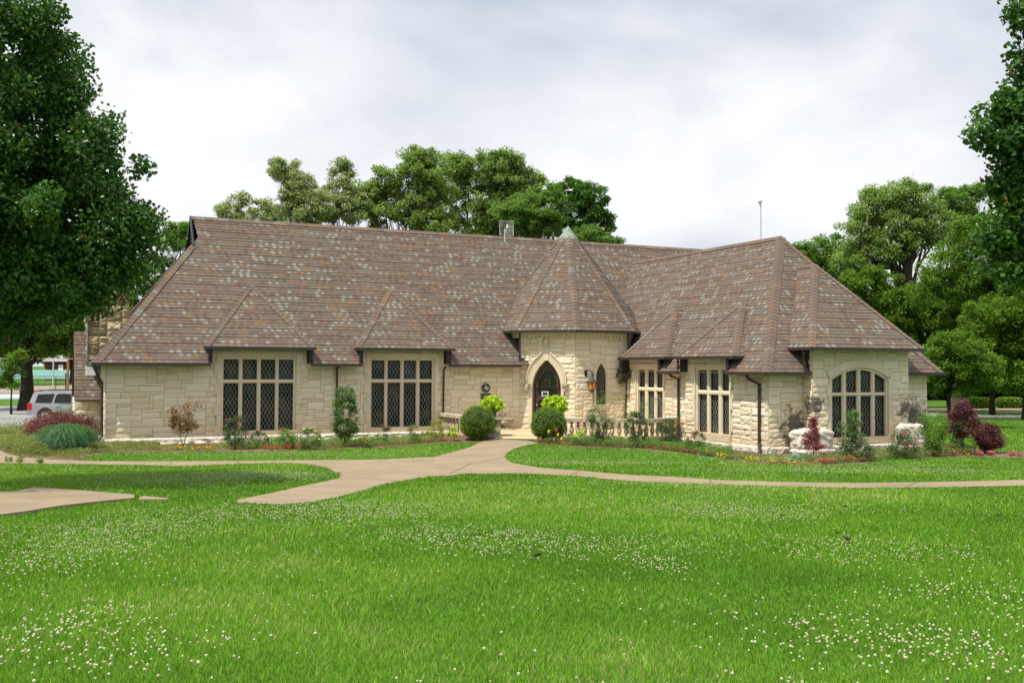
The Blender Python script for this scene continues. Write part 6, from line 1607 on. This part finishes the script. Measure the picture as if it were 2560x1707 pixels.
for x in (-1.50, 1.52):
    for s in (-1, 1):
        m = MB(); m.tube([(x, s * .78, .40), (x, s * 1.0, .40)], .40, 20); wh = m.build('wheel', M_tyre, suv)
        m = MB(); m.tube([(x, s * .8, .40), (x, s * 1.015, .40)], .25, 12); m.build('rim', M_galv, wh)
        m = MB(); m.tube([(x, s * .985, .44), (x, s * .992, .44)], .50, 20); m.build('wheel_arch', M_black, suv)
# sign post beside the road
g = atY(27, 1000, 74); z0 = float(terr(g[0], 74)); o = empty('road_sign', (g[0], 74, z0), 'grey sign seen from behind on a thin post near the left edge', 'sign')
m = MB(); m.tube([(0, 0, 0), (0, 0, 2.35)], .035, 6); m.build('post', M_galv, o); m = MB(); m.box(-.26, -.05, 1.7, .26, -.035, 2.35); m.build('panel', plain('sign_back', (.16, .15, .13), .7), o)
# chain-link fences
def fence(name, label, x0, x1, Y, h, sp, rails, mat, mesh=True):
    z0 = float(terr((x0 + x1) / 2, Y)); o = empty(name, ((x0 + x1) / 2, Y, z0), label, 'fence')
    c = (x0 + x1) / 2; n = int((x1 - x0) / sp)
    for i in range(n + 1):
        m = MB(); x = x0 + (x1 - x0) * i / n - c; m.tube([(x, 0, 0), (x, 0, h)], .045, 6); m.build('post', mat, o)
    for z in rails:
        m = MB(); m.beam((x0 - c, 0, z), (x1 - c, 0, z), .06, .06); m.build('rail', mat, o)
    if mesh:
        m = MB()
        for k in range(int((x1 - x0) / .6)): 
            x = x0 - c + k * .6; m.beam((x, 0, 0), (x + min(h, x1 - c - x), 0, min(h, x1 - c - x)), .012, .012); m.beam((x + h if x + h < x1 - c else x1 - c, 0, 0), (x, 0, h), .012, .012)
        m.build('wire_mesh', mat, o)
    return o
fence('chain_link_fence', 'low dark chain link fence crossing behind the parked vehicle', -74, -44, 118, 1.9, 3.2, (1.9,), M_black)
fence('tennis_fence', 'tall wire tennis court fence with a pale top rail', -74, -40, 122, 4.0, 11, (4.0,), M_galv, False)
a = atY(-60, 946, 185); b_ = atY(250, 925, 185)
o = empty('windscreen_fence', ((a[0] + b_[0]) / 2, 185, float(terr(-80, 185))), 'pale teal windscreen along the far tennis court', 'windscreen'); zz0 = o.location.z
hwid = (b_[0] - a[0]) / 2
m = MB(); m.box(-hwid, -.02, a[2] - zz0, hwid, .02, b_[2] - zz0); m.build('screen', plain('teal_windscreen', (.33, .56, .58), .7, .2, .08, .2), o)
m = MB()
for i in range(9): x = -hwid + 2 * hwid * i / 8; m.tube([(x, .06, 0), (x, .06, b_[2] - zz0 + .1)], .06, 6)
m.build('posts', M_black, o)
for i, (px, top, Y, mt, rr_, lab) in enumerate([(134, 868, 122, M_galv, .09, 'slim grey light pole rising beyond the parked vehicle'), (171, 864, 126, M_orf and plain('brown_utility_pole', (.30, .14, .06), .8), .15, 'brown wooden utility pole left of the annex wall'), (165, 932, 120, M_black, .07, 'short black post beside the wooden utility pole')]):
    p = atY(px, top, Y); z0 = float(terr(p[0], Y)); o = empty(['light_pole', 'utility_pole', 'black_post'][i], (p[0], Y, z0), lab, 'pole')
    m = MB(); m.tube([(0, 0, 0), (0, 0, p[2] - z0)], rr_, 8); m.build('shaft', mt, o)
    m = MB(); m.tube([(-.25, 0, p[2] - z0 - .2), (.25, 0, p[2] - z0 - .2)], .05, 6); m.build('cross_arm', mt, o)
# distant houses
def house(name, label, px0, px1, pyb, pyt, pyr, Y, wallm, roofm, dp=8, group=None):
    a = atY(px0, pyb, Y); b_ = atY(px1, pyt, Y); cx = (a[0] + b_[0]) / 2; hw_ = (b_[0] - a[0]) / 2; z0 = float(terr(cx, Y)); rz_ = atY(px1, pyr, Y + dp / 2)[2] - z0; h = b_[2] - z0
    o = empty(name, (cx, Y, z0), label, 'house', group)
    m = MB(); m.box(-hw_, 0, -.2, hw_, dp, h)
    for s in (-1, 1): m.poly([(s * hw_, 0, h), (s * hw_, dp, h), (s * hw_, dp / 2, rz_ - .15)])
    m.build('wall', wallm, o)
    m = MB(); e = .5
    m.poly([(-hw_ - e, -e, h - .15), (hw_ + e, -e, h - .15), (hw_ + e, dp / 2, rz_), (-hw_ - e, dp / 2, rz_)]); m.poly([(-hw_ - e, dp + e, h - .15), (hw_ + e, dp + e, h - .15), (hw_ + e, dp / 2, rz_), (-hw_ - e, dp / 2, rz_)]); m.build('roof', roofm, o)
    for k in range(3):
        x = -hw_ * .6 + k * hw_ * .6; m = MB(); m.box(x - .5, -.04, h * .35, x + .5, -.02, h * .8); m.build('window', M_white if k == 1 else M_dglass, o)
house('brick_house', 'distant dark brick house behind the teal windscreen', 112, 192, 926, 902, 888, 205, plain('dark_brick', (.10, .045, .032), .9, .2, .2, 1), M_asph)
house('white_house', 'distant white house glimpsed through leaves right of the building', 2300, 2362, 972, 938, 922, 150, M_white, plain('grey_roof', (.3, .3, .31), .9))
